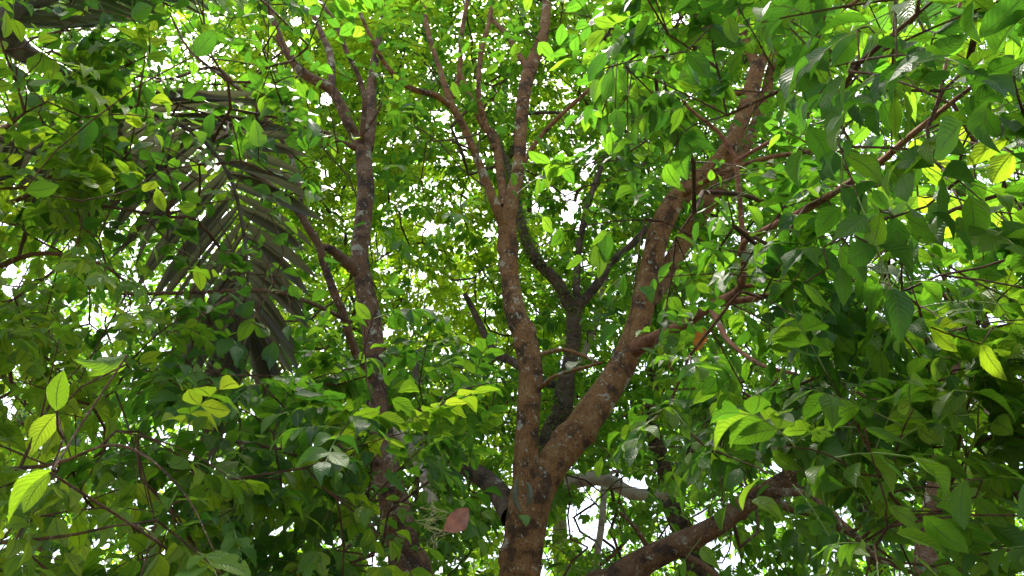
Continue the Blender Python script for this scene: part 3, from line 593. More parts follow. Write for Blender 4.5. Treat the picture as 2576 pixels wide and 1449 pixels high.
# single leaves that stand out in the picture: tree, base u,v, tip u,v, width px
HAND = [
 ('L',143,1036,165,928,52),('L',135,1035,80,990,46),('L',143,1041,80,1140,60),('L',148,1045,177,1108,50),('L',152,1055,108,1130,44),
 ('L',133,1183,17,1306,62),('L',127,1190,57,1290,44),('L',140,1300,170,1385,50),('L',187,1306,200,1385,42),('L',370,1395,322,1348,46),('L',345,1410,288,1470,50),('L',400,1392,360,1475,52),('L',374,1396,412,1350,40),
 ('L',320,893,200,923,44),('L',320,916,223,945,40),('L',350,910,407,880,34),('L',300,940,228,965,42),
 ('A',2252,230,2254,353,25),('A',2269,227,2275,360,24),('A',2285,220,2302,307,24),('A',2302,207,2309,262,18),('A',2199,83,2175,200,55),('A',2165,80,2092,170,55),('A',2202,70,2255,7,54),('A',2172,72,2130,20,46),
 ('A',2312,60,2359,-12,50),('A',2316,87,2258,80,40),('A',2339,127,2435,87,44),('A',2352,83,2449,43,40),('A',2192,310,2132,373,42),('A',2222,337,2179,383,38),('A',2149,293,2095,297,24),('A',2129,393,2227,463,62),
 ('R',2325,403,2405,423,42),('R',2309,407,2375,460,44),('R',2302,350,2319,402,38),('R',2535,350,2429,417,44),('R',2549,383,2492,467,56),('R',2452,310,2415,377,44),
 ('A',2215,533,2179,646,54),('A',2247,546,2249,650,56),('A',2249,543,2305,500,48),('A',2215,530,2215,468,48),('A',2212,535,2174,585,38),('A',2212,710,2189,800,44),('A',2242,730,2242,823,44),('A',2175,686,2162,762,40),
 ('A',1995,710,1925,773,32),('A',2022,713,2089,796,34),('A',1992,716,1995,798,28),('A',2059,596,2129,643,34),('A',2072,623,2129,696,30),
 ('R',2342,823,2412,886,36),('R',2469,866,2529,956,44),('R',2512,670,2535,750,46),('R',2519,736,2509,803,40),('R',2309,493,2345,550,42),('R',2382,490,2439,540,40),('R',2512,523,2479,480,40),('R',2515,525,2578,556,44),('R',2495,550,2545,576,36),
 ('D',2114,966,2114,1023,38),('D',2116,966,2142,1036,38),('D',2159,1056,2239,1083,28),('D',2175,1076,2282,1123,28),('D',2165,1093,2160,1183,14),('D',2142,1063,2132,1146,12),('D',1945,1130,2012,1183,34),
 ('D',2429,1206,2422,1333,50),('D',2455,1250,2529,1320,44),('D',2329,1276,2355,1340,40),('D',2322,1253,2242,1223,46),('D',2379,1200,2362,1266,50),('D',2232,1273,2319,1330,42),('D',2222,1310,2285,1366,42),
 ('R',2435,1040,2482,1100,40),('R',2432,1040,2479,1006,32),('R',2422,1036,2412,1000,34),('R',2442,1036,2502,1066,30),
 ('A',1518,173,1491,263,30),('A',1541,170,1518,257,28),('A',1551,160,1575,240,32),('A',1525,133,1478,207,34),('A',1548,273,1565,353,42),('A',1528,287,1515,363,32),('A',1578,247,1595,317,34),
 ('A',1791,63,1871,120,42),('A',1808,57,1888,67,40),('A',1725,130,1791,200,40),('A',1725,147,1758,223,34),('A',1721,110,1801,97,32),('A',1635,20,1705,5,30),('A',1635,27,1695,63,38),('A',1718,120,1678,163,26),
 ('A',1675,413,1711,473,48),('A',1705,377,1728,450,40),('A',1715,337,1801,380,42),('A',1645,700,1640,745,18),('A',1658,712,1690,655,22),
 ('B',460,245,500,215,36),('B',330,45,390,20,44),('B',490,140,545,75,44),('B',110,120,150,85,36),('B',105,130,95,185,46),('B',60,195,20,160,30),('B',62,198,22,235,32),('B',66,200,100,230,30),('B',110,255,50,245,34),('B',110,310,40,325,34),('B',108,280,55,290,30),('B',235,300,205,380,38),('B',240,300,255,360,32),('B',270,290,290,355,34),
 ('B',60,480,150,465,40),('B',345,470,300,440,34),('B',130,430,165,460,34),('B',650,370,640,300,44),('B',690,860,680,935,44),('B',640,800,600,860,34),('B',640,810,680,850,30),('B',590,790,640,760,36)]
for h in HAND:
    tk, ub, vb, ut, vt, wp = h; lp = math.hypot(ut - ub, vt - vb); dd_ = min(max(.106 * FPX / lp * rng.uniform(.9, 1.1), 1.3), 2.9)
    if tk == 'B': dd_ = min(max(dd_, 2.4), 3.2)
    b_ = PD(ub, vb, dd_); t_ = PD(ut, vt, dd_ + rng.uniform(-.35, .45) * lp / FPX * dd_); ax = t_ - b_; ln = np.linalg.norm(ax)
    nz = unit(-(CAM - b_)) * 1.0 + rng.normal(0, .28, 3)
    LEAF['p'].append(b_); LEAF['x'].append(ax / ln); LEAF['z'].append(unit(nz)); LEAF['l'].append(ln); LEAF['w'].append(wp / FPX * dd_ * 1.05)
    LEAF['cid'].append(0); LEAF['tree'].append(TREE_IDX[tk]); LEAF['tint'].append(rng.uniform(.45, .98) if tk != 'A' else rng.uniform(.3, .9))
    if not any(getattr(c, 'hand', 0) and c.tree == tk and np.linalg.norm(c.p - b_) < .05 for c in CL):
        c = Cl(); c.hand = 1; c.p = b_; c.d = dd_; c.ll = .1; c.tree = tk; c.dist = np.min(np.linalg.norm(nodesP[tk] - b_, axis=1)) + .3; CL.append(c)
NHAND = len(HAND)
TEMPL = []
def make_templates(n=36):
    global LEAF
    keepL, keepT = LEAF, TW['A']
    for k in range(n):
        LEAF = {q: [] for q in ('p', 'x', 'z', 'l', 'w', 'tree', 'tint', 'cid')}; TW['A'] = []
        e = rng.uniform(-.6, .7)
        spray('A', np.zeros(3), np.array([math.cos(e), 0, math.sin(e)]), 1.0, False)
        TEMPL.append({q: np.array(a) for q, a in LEAF.items()})
    LEAF = keepL; TW['A'] = keepT
make_templates()
BULK = []
def far_spray(tk, P, D, ll):
    t = TEMPL[int(rng.integers(len(TEMPL)))]; a = math.atan2(D[1], D[0]); c, s_ = math.cos(a), math.sin(a)
    Rz = np.array([[c, s_, 0], [-s_, c, 0], [0, 0, 1.0]])
    n = len(t['l'])
    BULK.append((P + (t['p'] @ Rz) * ll, t['x'] @ Rz, t['z'] @ Rz, t['l'] * ll, t['w'] * ll, np.full(n, TREE_IDX[tk]), t['tint'] + rng.uniform(), np.zeros(n, int)))
for tk, T in TREES.items():
    cl = sorted([c for c in CL if c.tree == tk], key=lambda c: c.dist)
    cap = 90000
    NP = np.zeros((cap, 3)); par = np.full(cap, -1); seedr = np.zeros(cap); n = 0
    for p, r in T.nodes: NP[n] = p; seedr[n] = r; n += 1
    nseed = n; ends = []; isend = np.zeros(cap)
    for c in cl:
        dd = NP[:n] - c.p; dist = np.linalg.norm(dd, axis=1)
        a = int(np.argmin(dist)); L0 = dist[a]
        base = NP[a].copy(); m = max(2, int(L0 / .16)); v = c.p - base
        bow = rng.normal(0, .08, 3) * L0 + np.array([0, 0, rng.uniform(-.02, .12)]) * L0
        prev = a
        for i in range(1, m + 1):
            f = i / m; q = base + v * f + bow * math.sin(math.pi * f) + rng.normal(0, .012, 3) * (f < 1)
            if n >= cap - 2: break
            NP[n] = q; par[n] = prev; prev = n; n += 1
        isend[prev] = .15 if getattr(c, 'hand', 0) else 1
        d = NP[prev] - NP[par[prev]]
        radial = c.p - (T.root + np.array([0, 0, c.p[2]])); radial[2] = 0
        D = unit(unit(d) * .9 + unit(radial) * .5 + rng.normal(0, .4, 3) + np.array([0, 0, -.05]))
        if getattr(c, 'hand', 0): continue
        if c.d < 4.3: spray(tk, NP[prev], D, c.ll, True)
        else: far_spray(tk, NP[prev], D, c.ll)
        if c.d < 4.3:      # a second shoot a little way back
            b = par[prev]
            if b >= nseed: spray(tk, NP[b], unit(D + rng.normal(0, .7, 3)), c.ll * .95, True, 4)
    # pipe model radii
    cnt = isend.copy()
    for i in range(n - 1, nseed - 1, -1): cnt[par[i]] += cnt[i]
    rad = .0034 * np.maximum(cnt[:n], .35) ** .42
    kids = {}
    for i in range(nseed, n): kids.setdefault(par[i], []).append(i)
    starts = [(par_, k) for par_ in list(kids) for k in kids[par_] if par_ < nseed]
    while starts:
        p0, i = starts.pop(); ch = [p0, i]
        while i in kids:
            ks = sorted(kids[i], key=lambda q: -cnt[q])
            for q in ks[1:]: starts.append((i, q))
            i = ks[0]; ch.append(i)
        rr = rad[ch].copy(); rr[0] = rr[1]
        if p0 < nseed: rr = np.minimum(rr, max(seedr[p0] * .8, .004))
        TW[tk].append((NP[ch], rr))

for qi, k in enumerate(('p', 'x', 'z', 'l', 'w', 'tree', 'tint', 'cid')): LEAF[k] = np.concatenate([np.array(LEAF[k])] + [b[qi] for b in BULK])
LEAF['hand'] = np.arange(len(LEAF['l'])) < NHAND
P_, X_, Zn = LEAF['p'], unit(LEAF['x']), LEAF['z']
Y_ = unit(np.cross(Zn, X_)); Zn = np.cross(X_, Y_)
ctr = P_ + X_ * LEAF['l'][:, None] * .5
u, v, d = proj(ctr)
keep = d > 0.95
# keep canopy openings open and do not bury the stems that stand clear in the picture
for (gu, gv, gr), gw in zip(GAPS, gapw):
    rr = np.hypot((u - gu) * .95, v - gv)
    keep &= ~((rr < gr * gw * (.66 if gr > 25 else .7) + .22 * LEAF['l'] * FPX / np.maximum(d, .5) * rng.uniform(.5, 1.0, len(u))) & (d > 0))
CLEAR = [ # (polyline u,v,halfwidth), depth of the stem, share removed
 ([(1300, 1449), (1325, 1300), (1340, 1200), (1325, 1100), (1333, 960), (1320, 850), (1285, 730), (1276, 600), (1274, 560)], 62, 4.9, .97),
 ([(1360, 1200), (1440, 1100), (1520, 1000), (1560, 930)], 72, 5.0, .97), ([(1600, 840), (1625, 740)], 40, 5.2, .5),
 ([(1630, 720), (1650, 620), (1700, 505), (1780, 440)], 50, 5.8, .93), ([(1780, 440), (1850, 350), (1905, 160)], 38, 6.5, .93),
 ([(1690, 650), (1790, 490)], 34, 6.0, .8),
 ([(1290, 500), (1310, 340), (1335, 170), (1370, 50)], 34, 6.5, .92), ([(1270, 560), (1200, 400), (1131, 250), (1075, 60)], 26, 6.2, .85),
 ([(1150, 200), (1185, 0)], 16, 6.2, .8), ([(1240, 400), (1205, 230), (1230, 50)], 22, 6.5, .8),
 ([(930, 850), (915, 720), (905, 650), (920, 470), (915, 370)], 46, 5.8, .95), ([(942, 850), (950, 1000)], 34, 5.0, .55), ([(975, 1200), (1000, 1300), (1035, 1449)], 50, 5.0, .8), ([(950, 1000), (975, 1200)], 36, 5.0, .6),
 ([(897, 350), (834, 227), (761, 183), (714, 117)], 26, 5.8, .9), ([(911, 333), (917, 250), (871, 127)], 16, 5.8, .85), ([(931, 300), (945, 130)], 26, 6.2, .85), ([(836, 228), (811, 90)], 18, 5.8, .8),
 ([(880, 850), (817, 670), (777, 576), (700, 480), (600, 415)], 22, 4.6, .85), ([(744, 500), (701, 340), (644, 267)], 14, 4.4, .75),
 ([(1385, 1100), (1430, 950), (1446, 780), (1350, 655), (1315, 560)], 38, 6.6, .9), ([(1450, 700), (1490, 480), (1530, 380)], 20, 7.0, .85), ([(1495, 725), (1650, 550)], 18, 6.8, .7),
 ([(1545, 1449), (1700, 1370), (1870, 1270), (1960, 1215)], 50, 5.3, .95), ([(1960, 1215), (2032, 1243), (2145, 1340), (2280, 1440)], 18, 4.6, .7),
 ([(1480, 1215), (1600, 1240)], 30, 8.5, .95), ([(1518, 1250), (1505, 1380)], 16, 9.5, .95), ([(1640, 1060), (1670, 1180)], 26, 9.0, .8), ([(1690, 1280), (1765, 1449)], 36, 9.0, .8),
 ([(1280, 1280), (1200, 1190)], 34, 5.6, .7), ([(1000, 1085), (1100, 1280)], 20, 5.6, .7),
 ([(1885, 600), (2040, 520), (2262, 366), (2420, 235)], 24, 2.9, .97), ([(2345, 298), (2425, 0)], 14, 2.1, .85), ([(1865, 720), (1858, 400), (1731, 270)], 18, 3.4, .96), ([(1851, 400), (2030, 310)], 14, 3.1, .85), ([(1660, 843), (1798, 763), (1911, 746)], 20, 4.4, .7), ([(1800, 790), (1835, 860), (1911, 916)], 14, 3.8, .85),
 ([(420, 738), (600, 732)], 14, 3.3, .8), ([(340, 215), (540, 170), (620, 240)], 12, 3.5, .75),
 # the palm frond
 ([(590, 440), (800, 490)], 65, 5.0, .6), ([(300, 400), (470, 380)], 45, 5.0, .35), ([(560, 520), (420, 680), (360, 740)], 50, 5.0, .5), ([(640, 590), (740, 620)], 50, 5.0, .88), ([(650, 700), (760, 780)], 45, 5.0, .85), ([(622, 720), (625, 950)], 26, 5.0, .88), ([(0, 60), (100, 150)], 60, 5.0, .9), ([(100, 50), (330, 20)], 50, 5.0, .8)]
rnd = rng.uniform(0, 1, len(u))
for pl, hw, dz, share in CLEAR:
    best = np.full(len(u), 1e9)
    for (a, b), (c2, d2) in zip(pl[:-1], pl[1:]):
        ex, ey = c2 - a, d2 - b; L2 = ex * ex + ey * ey
        t = np.clip(((u - a) * ex + (v - b) * ey) / L2, 0, 1)
        best = np.minimum(best, np.hypot(u - a - t * ex, v - b - t * ey))
    reach = hw + .22 * LEAF['l'] * FPX / np.maximum(d, .5)
    keep &= ~((best < reach) & (d < dz) & (rnd < share))
for i in range(NHAND):          # nothing hangs right in front of them
    rr = np.hypot(u - u[i], v - v[i]); keep &= ~((rr < (.7 if HAND[i][0] == 'L' else .5) * LEAF['l'][i] * FPX / d[i]) & (d < d[i] + .06) & (rnd < .95) & ~LEAF['hand'])
SD = np.array(sd)
for i in range(NHAND):          # and they catch the light: thin what hangs between them and the sun
    if HAND[i][0] in 'ADB': continue
    q = ctr - ctr[i]; tt = q @ SD; off = np.linalg.norm(q - tt[:, None] * SD, axis=1)
    k_ = 1.7 if HAND[i][0] == 'L' else 1.0
    keep &= ~((tt > .03) & (tt < 3.5) & (off < (.055 + .042 * tt) * k_) & (rnd < .88))
keep |= LEAF['hand']
inside = (u > -900) & (u < 3476) & (v > -700) & (v < 2150)
keep &= inside
P_, X_, Y_, Zn = P_[keep], X_[keep], Y_[keep], Zn[keep]
LL, WW, TI, TT = LEAF['l'][keep], LEAF['w'][keep], LEAF['tree'][keep], LEAF['tint'][keep] % 1.0
HANDK = LEAF['hand'][keep]
HAVE = np.bincount(LEAF['cid'][keep].astype(int), minlength=CID[0] + 1)
u, v, d = u[keep], v[keep], d[keep]
print('leaflets', len(LL))

# leaflet templates: x along (0..1), y across (-.5...5), z lift
def outline(t, kind):
    g = np.random.default_rng(kind + 7); a = g.uniform(.34, .52); b = g.uniform(.86, 1.1); e1 = g.uniform(.6, .85); e2 = g.uniform(.8, 1.35)
    w = np.where(t < a, np.sin(np.pi / 2 * t / a) ** e1, np.cos(np.pi / 2 * np.clip((t - a) / (1 - a), 0, 1)) ** e2)
    return w * b
def template(nl, nc, kind, fold=.14, curl=.16, wave=.02):
    g = np.random.default_rng(kind + 40)
    t = np.linspace(0, 1, nl); t = t ** .95
    s = np.linspace(-1, 1, nc)
    w = outline(t, kind); w[0] = .03; w[-1] = .0
    ph = g.uniform(0, 6.28); cu = curl * g.uniform(-.4, 2.4); fo = fold * g.uniform(.1, 2.4); bend = g.normal(0, .09); tw = g.normal(0, .22); cup = g.uniform(-.05, .12)
    V = []; U = []
    for i in range(nl):
        for j in range(nc):
            y = .5 * w[i] * s[j]
            z = fo * abs(y) * 1.6 - cu * t[i] ** 2 + wave * abs(s[j]) * math.sin(t[i] * 17 + ph + 1.5 * (s[j] > 0)) * w[i] + tw * y * t[i] + cup * math.sin(t[i] * 3.1)
            V.append((t[i], y + bend * math.sin(math.pi * t[i]), z)); U.append((.5 + .5 * s[j], t[i]))
    idx = np.arange(nl * nc).reshape(nl, nc)
    F = np.stack([idx[:-1, :-1], idx[1:, :-1], idx[1:, 1:], idx[:-1, 1:]], -1).reshape(-1, 4)
    return np.array(V), np.array(U), F
HI = [template(9, 5, k, wave=.03) for k in range(16)]
for k in (1, 4, 7, 10, 13, 15):                 # leaves with a bite out of the edge
    V, U, F = HI[k]; g = np.random.default_rng(k); m = np.ones(len(F), bool); r0 = int(g.integers(2, 6)); c0 = int(g.choice([0, 3]))
    m[r0 * 4 + c0] = False
    if k % 2: m[(r0 + 1) * 4 + c0] = False
    HI[k] = (V, U, F[m])
MID = [template(8, 3, k) for k in range(12)]
def hexleaf(k):
    g = np.random.default_rng(k + 70); f = g.uniform(.05, .2); c = g.uniform(0, .2); a, b = g.uniform(.22, .32), g.uniform(.6, .72)
    V = np.array([(0, 0, 0), (a, -.43, f), (b, -.38, f - c * .5), (1, 0, -c), (b, .38, f - c * .5), (a, .43, f)])
    U = np.array([(.5, 0), (0, a), (0, b), (.5, 1), (1, b), (1, a)])
    return V, U, np.array([(0, 3, 2, 1), (0, 5, 4, 3)])
LO = [hexleaf(k) for k in range(6)]

# which leaflets show largest (coarse depth buffer)
GW, GH = 400, 225
occ = np.full(GW * GH, 1e9)
samp = []
near = d < 4.3
for sel, (ns, nt_) in ((np.where(near)[0], (9, 5)), (np.where(~near)[0], (3, 2))):
    fs = (np.arange(ns) + .5) / ns; gs = (np.arange(nt_) + .5) / nt_ * 2 - 1
    for f in fs:
        for g in gs:
            q = P_[sel] + X_[sel] * (LL[sel] * f)[:, None] + Y_[sel] * (WW[sel] * .42 * g * math.sin(math.pi * f) ** .6)[:, None]
            uu, vv, dd = proj(q); ix = np.floor(uu / 2576 * GW).astype(int); iy = np.floor(vv / 1449 * GH).astype(int)
            ok = (ix >= 0) & (ix < GW) & (iy >= 0) & (iy < GH)
            samp.append((sel[ok], (iy * GW + ix)[ok], dd[ok], np.full(ok.sum(), 1.0 / (ns * nt_))))
sid = np.concatenate([s[0] for s in samp]); sc = np.concatenate([s[1] for s in samp]); sz = np.concatenate([s[2] for s in samp]); sw = np.concatenate([s[3] for s in samp])
np.minimum.at(occ, sc, sz)
vis = np.bincount(sid, weights=sw * (sz < occ[sc] + .04), minlength=len(LL))
area = np.abs(np.einsum('ij,ij->i', Zn, unit(P_ - CAM))) * LL * WW / d ** 2
score = vis * area + HANDK * 1.0

ROOTS = {}
for k, T in TREES.items():
    ROOTS[k] = thing(T.name, T.label, 'tree', T.group, tuple(T.root))
    T.inv = Matrix.Translation(-Vector(T.root))

TKEYS = list(TREES)
HIM = {}
def hi_mesh(matl, kind, hi):
    key = (matl.name, kind, hi)
    if key not in HIM:
        V, U, F = HI[kind] if hi else MID[kind % 12]
        HIM[key] = mesh_from('leaf', V, F, matl, U, [('tint', 'FLOAT', np.zeros(len(V)))])
    return HIM[key]
for ti, tk in enumerate(TKEYS):
    T = TREES[tk]; root = T.root
    sel = np.where(TI == ti)[0]
    order = sel[np.argsort(-score[sel])]
    top = order[:300]; top = top[score[top] > 0]; rest = np.setdiff1d(sel, top)
    kinds = rng.integers(0, 16, len(top))
    for i, kd in zip(top, kinds):
        me = hi_mesh(T.leafm, int(kd), d[i] < 4.5)
        M = Matrix(((X_[i][0] * LL[i], Y_[i][0] * WW[i], Zn[i][0] * LL[i] * .8, P_[i][0] - root[0]),
                    (X_[i][1] * LL[i], Y_[i][1] * WW[i], Zn[i][1] * LL[i] * .8, P_[i][1] - root[1]),
                    (X_[i][2] * LL[i], Y_[i][2] * WW[i], Zn[i][2] * LL[i] * .8, P_[i][2] - root[2]), (0, 0, 0, 1)))
        link('leaf', me, ROOTS[tk], M)
    # the rest of the crown as one part
    Vs, Us, Fs, Ts = [], [], [], []; off = 0
    for nearf, TP in ((True, MID), (False, LO)):
        for kd in range(len(TP)):
            g = rest[(rest % len(TP) == kd) & ((d[rest] < 4.3) == nearf)]
            if not len(g): continue
            V, U, F = TP[kd]; n, mv = len(g), len(V)
            W = (P_[g][:, None] + X_[g][:, None] * (V[None, :, 0:1] * LL[g][:, None, None]) + Y_[g][:, None] * (V[None, :, 1:2] * WW[g][:, None, None])
                 + Zn[g][:, None] * (V[None, :, 2:3] * (LL[g] * .8)[:, None, None]))
            Vs.append(W.reshape(-1, 3) - root); Us.append(np.tile(U, (n, 1))); Ts.append(np.repeat(TT[g], mv))
            Fs.append((F[None] + (np.arange(n) * mv)[:, None, None]).reshape(-1, 4) + off); off += n * mv
    if Vs:
        o = link('foliage', mesh_from('foliage', np.vstack(Vs), np.vstack(Fs), T.leafm, np.vstack(Us), [('tint', 'FLOAT', np.concatenate(Ts))]), ROOTS[tk]); o['kind'] = 'stuff'
    # stems
    for si, (part, C_, rr, vis_, sides, rough, knots, bark) in enumerate(T.stems):
        link(part, tube_mesh(part, C_ - root, rr, bark or T.bark, sides=sides, rough=rough, seed=ti * 40 + si, knots=knots), ROOTS[tk])
    # twig network: stout chains are branches of their own, the rest one part
    tv, tf, tb = [], [], []; o_ = 0; nb = 0
    for (C_, rr) in TW[tk]:
        uu, vv, dd = proj(C_); px = rr * 2 * FPX / np.maximum(dd, .3)
        infr = ((uu > 0) & (uu < 2576) & (vv > 0) & (vv < 1449) & (dd > 0)).any()
        if not infr and len(C_) == 5 and (uu.min() < -900 or uu.max() > 3476): continue
        if px.max() > 8 and infr and len(C_) > 3 and nb < 40:
            nb += 1
            link('branch', tube_mesh('branch', C_ - root, rr, T.twig, sides=7, rough=.05, seed=nb), ROOTS[tk]); continue
        V, F, bc, tri = tube(C_ - root, rr, sides=5 if dd.min() < 4.3 else 3, cap=False, seed=len(tv))
        tv.append(V); tf.append(F + o_); tb.append(bc); o_ += len(V)
    if tv:
        o = link('twigs', mesh_from('twigs', np.vstack(tv), np.vstack(tf), T.twig, attrs=[('barkco', 'FLOAT_VECTOR', np.vstack(tb))]), ROOTS[tk]); o['kind'] = 'stuff'
    if STALK[tk]:
        sv, sf = [], []; o_ = 0
        for (C_, r0, r1, ci) in STALK[tk]:
            if HAVE[ci] < 4: continue
            V, F, bc, tri = tube(C_ - root, np.linspace(r0, r1, len(C_)), sides=4, cap=False); sv.append(V); sf.append(F + o_); o_ += len(V)
        if sv: o = link('leaf_stalks', mesh_from('leaf_stalks', np.vstack(sv), np.vstack(sf), M_RACHIS), ROOTS[tk]); o['kind'] = 'stuff'

def clinging():
    T = TREES['C']; V0, U0, F0 = LO[0]; Vs, Us, Fs, Ts = [], [], [], []; k = 0
    for (part, C_, rr, *_r) in T.stems[:2]:
        for _ in range(800):
            i = int(rng.integers(1, len(C_) - 1)); tg = unit(C_[i + 1] - C_[i - 1]); o_ = rng.normal(size=3); o_ = unit(o_ - tg * (o_ @ tg))
            x = unit(o_ + tg * rng.uniform(-.8, .8)); y = unit(np.cross(tg, x) + rng.normal(0, .3, 3)); z = np.cross(x, y); l = rng.uniform(.014, .034)
            Vs.append(C_[i] + o_ * rr[i] * .97 - T.root + (V0[:, 0:1] * x + V0[:, 1:2] * y * .8 + V0[:, 2:3] * z) * l); Us.append(U0); Fs.append(F0 + k); k += len(V0); Ts.append(np.full(len(V0), rng.uniform()))
    o = link('clinging_plants', mesh_from('clinging_plants', np.vstack(Vs), np.vstack(Fs), M_LEAF_OLIVE, np.vstack(Us), [('tint', 'FLOAT', np.concatenate(Ts))]), ROOTS['C']); o['kind'] = 'stuff'
clinging()

# ------------------------------------------------------------------ palm
def palm():
    crown = PD(-150, 90, 3.3); root = np.array([crown[0] - .15, crown[1] + .1, 0.0])
    t = thing('palm', 'palm at the top left with grey arching stalks and a withered hanging frond', 'palm', None, tuple(root))
    zs = np.linspace(-.15, crown[2] - .1, 9); P = np.column_stack([np.interp(zs, [-.15, crown[2]], [root[0], crown[0]]), np.interp(zs, [-.15, crown[2]], [root[1], crown[1]]), zs])
    link('trunk', tube_mesh('trunk', catmull(P, 6) - root, np.linspace(.16, .11, 49), M_BARK_GREY, sides=20, rough=.04, seed=300), t)
    def segment(b, ax, nz, ln, wd, droop, matl, parent, bend):
        n = 9; fs = np.linspace(0, 1, n); y = unit(np.cross(nz, ax)); z = np.cross(ax, y)
        V = []; U = []
        prof = np.array([.35, .75, .95, 1, 1, .95, .8, .5, .04])
        c = b.copy(); dirn = ax.copy()
        for i, f in enumerate(fs):
            if i:
                dirn = unit(dirn + np.array([0, 0, -1]) * droop * f + bend * f); c = c + dirn * ln / (n - 1)
            yy = unit(y - dirn * (y @ dirn)); zz = np.cross(dirn, yy)
            for s, h in ((-1, 0), (-.5, .22), (0, .34), (.5, .22), (1, 0)):
                V.append(c + yy * s * wd * .5 * prof[i] - zz * h * wd * prof[i]); U.append((.5 + .5 * s, f * ln * 3))
        idx = np.arange(n * 5).reshape(n, 5); F = np.stack([idx[:-1, :-1], idx[1:, :-1], idx[1:, 1:], idx[:-1, 1:]], -1).reshape(-1, 4)
        link('leaf_segment', mesh_from('leaf_segment', np.array(V) - root, F, matl, np.array(U)), parent)
    def frond(label, pts, widths, n, matl, sides, ln, rmat, wd=.04, start=.3, droop=.05, rand=.1):
        C_ = catmull([PD(*p) for p in pts], 12); rr = np.interp(np.linspace(0, 1, len(C_)), np.linspace(0, 1, len(widths)), widths)
        fr = link('frond', tube_mesh('frond', C_ - root, rr, rmat, sides=10, rough=.03, seed=310), t)
        fr['label'] = label
        T_ = unit(np.gradient(C_, axis=0))
        for side, dirfun in sides:
            for k in range(n):
                f = start + (1 - start) * (k + rng.uniform(.2, .8)) / n
                i = min(int(f * (len(C_) - 1)), len(C_) - 1)
                u0, v0, d0 = proj(C_[i])
                du, dv, dd = dirfun((f - start) / (1 - start)); l = math.hypot(du, dv)
                tgt = PD(u0 + du, v0 + dv, d0 + dd)
                ax = unit(tgt - C_[i] + rng.normal(0, rand * .5, 3) * np.linalg.norm(tgt - C_[i]))
                nz = unit(CAM - C_[i]) + rng.normal(0, .35, 3); nz = unit(nz - ax * (nz @ ax))
                segment(C_[i], ax, nz, np.linalg.norm(tgt - C_[i]) * rng.uniform(.85, 1.1), wd * rng.uniform(.8, 1.2), droop * rng.uniform(.3, 1.5), matl, fr, unit(T_[i]) * rng.uniform(0, .12))
        return fr
    lerp = lambda a, b, f: a + (b - a) * f
    frond('withered grey brown frond hanging behind the leaves', [(-150, 90, 3.3), (0, 95, 3.4), (90, 148, 3.5), (300, 255, 3.7), (480, 330, 3.85), (575, 440, 3.95), (615, 600, 4.0), (625, 760, 4.0), (628, 880, 4.0)],
          [.08, .07, .045, .014, .011, .010, .009, .006, .003], 36, M_PALM_DRY,
          [(-1, lambda f: (lerp(-330, -90, f ** 1.6), lerp(190, 330, min(1, f * 1.5)) - 160 * max(0, f - .7), -.1)),
           (1, lambda f: (lerp(330, 60, f ** 1.3), lerp(-60, 240, f), .1))], .6, M_PETIOLE, wd=.05, start=.36, droop=.04)
    frond('grey green frond spreading along the top left', [(-150, 80, 3.3), (-40, 70, 3.3), (60, 20, 3.35), (220, -50, 3.5), (420, -110, 3.7), (650, -120, 3.9)],
          [.07, .06, .04, .022, .013, .005], 26, M_PALM_GREEN,
          [(1, lambda f: (lerp(260, 120, f), lerp(10, 190, f), .05)), (-1, lambda f: (lerp(120, 200, f), lerp(-200, -160, f), .05))], .6, M_PETIOLE, wd=.042, start=.25, droop=.03)
    frond('yellowed frond stalk crossing low at the left edge', [(-150, 110, 3.3), (-140, 260, 3.4), (-60, 330, 3.6), (120, 300, 3.9), (260, 330, 4.1), (330, 420, 4.2)],
          [.045, .03, .02, .014, .009, .004], 22, M_PALM_DRY,
          [(-1, lambda f: (lerp(-60, -260, f), lerp(260, 180, f), -.1)), (1, lambda f: (lerp(200, 130, f), lerp(60, 220, f), .1))], .5, M_GOLD, wd=.045, start=.4, droop=.04)
palm()

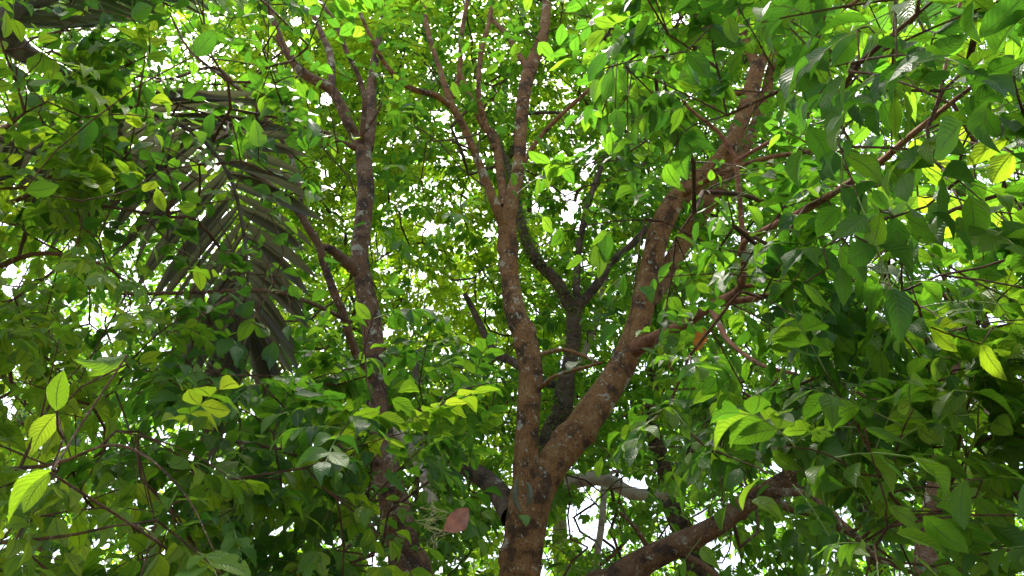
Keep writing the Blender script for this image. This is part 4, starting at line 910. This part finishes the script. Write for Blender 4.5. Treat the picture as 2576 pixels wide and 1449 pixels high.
# ------------------------------------------------------------------ small things
def single_leaf(name, label, u_, v_, d_, length, width, ang, tilt, matl, curl):
    V, U, F = template(12, 7, 3, fold=.5, curl=curl, wave=.07)
    p = PD(u_, v_, d_)
    ax = unit(RT * math.cos(ang) + UP * math.sin(ang) + FW * tilt); nz = unit(-FW + RT * .3 + UP * .2); y = unit(np.cross(nz, ax)); z = np.cross(ax, y)
    W = (V[:, 0:1] - .5) * ax * length + V[:, 1:2] * y * width + V[:, 2:3] * z * length
    o = link(name, mesh_from(name, W, F, matl, U)); o.location = p
    o['label'] = label; o['category'] = 'leaf'
    st = tube_mesh('stalk', catmull([-.5 * ax * length, -.6 * ax * length + z * .004, -.72 * ax * length + z * .012], 4), np.linspace(.0016, .0011, 9), M_TWIG, sides=5)
    link('stalk', st, o)
    return o
single_leaf('dry_leaf', 'withered pinkish brown leaf hanging left of the forked trunk', 1148, 1308, 2.2, .092, .062, R(40), .1, M_DRYLEAF, -.45)
single_leaf('dead_leaf', 'shrivelled orange brown leaf caught among the branches right of the forked tree', 1757, 855, 3.2, .11, .05, R(70), .2, M_ORANGE, .3)
for lab, pts in (('pale green curled pod hanging in the crotch of the forked trunk, the longer one', [(1300, 1205), (1296, 1235), (1298, 1265), (1310, 1292)]),
                 ('pale green curled pod hanging in the crotch of the forked trunk, the shorter one', [(1326, 1215), (1334, 1235), (1333, 1255), (1326, 1272)])):
    C_ = catmull([PY(a, b, 4.42) for a, b in pts], 8); n = len(C_)
    r = .016 * np.sin(np.pi * np.linspace(.08, .97, n)) ** .6
    o = link('seed_pod', tube_mesh('seed_pod', C_ - C_[0], r, M_POD, sides=8, rough=.1, seed=5)); o.location = C_[0]
    o['label'] = lab; o['category'] = 'pod'; o['group'] = 'pods in the trunk crotch'
def tangle():
    p0 = PD(1085, 1230, 2.6); g = np.random.default_rng(3)
    V, F = [], []; o_ = 0
    for s in range(7):
        pts = []; uu, vv = 1088 + g.normal(0, 5), 1225.0 + g.uniform(0, 60)
        while vv < 1425 - g.uniform(0, 60):
            pts.append(PD(uu, vv, 2.6 + g.normal(0, .012))); amp = 16 if 1265 < vv < 1330 else 6
            uu = 1092 + g.normal(0, amp) ; vv += g.uniform(4, 22) - (10 if amp > 10 and g.uniform() < .4 else 0)
        C_ = catmull(pts, 5) - p0
        v_, f_, b_, t_ = tube(C_, np.full(len(C_), .0008), sides=4, cap=False); V.append(v_); F.append(f_ + o_); o_ += len(v_)
    o = link('root_tangle', mesh_from('root_tangle', np.vstack(V), np.vstack(F), M_FIBRE)); o.location = p0
    o['label'] = 'tangle of thin straw coloured aerial roots dangling beside the withered leaf'; o['category'] = 'roots'
tangle()
print('triangles', sum(len(o.data.loops) - 2 * len(o.data.polygons) for o in S.objects if o.type == 'MESH'), 'objects', len(S.objects))
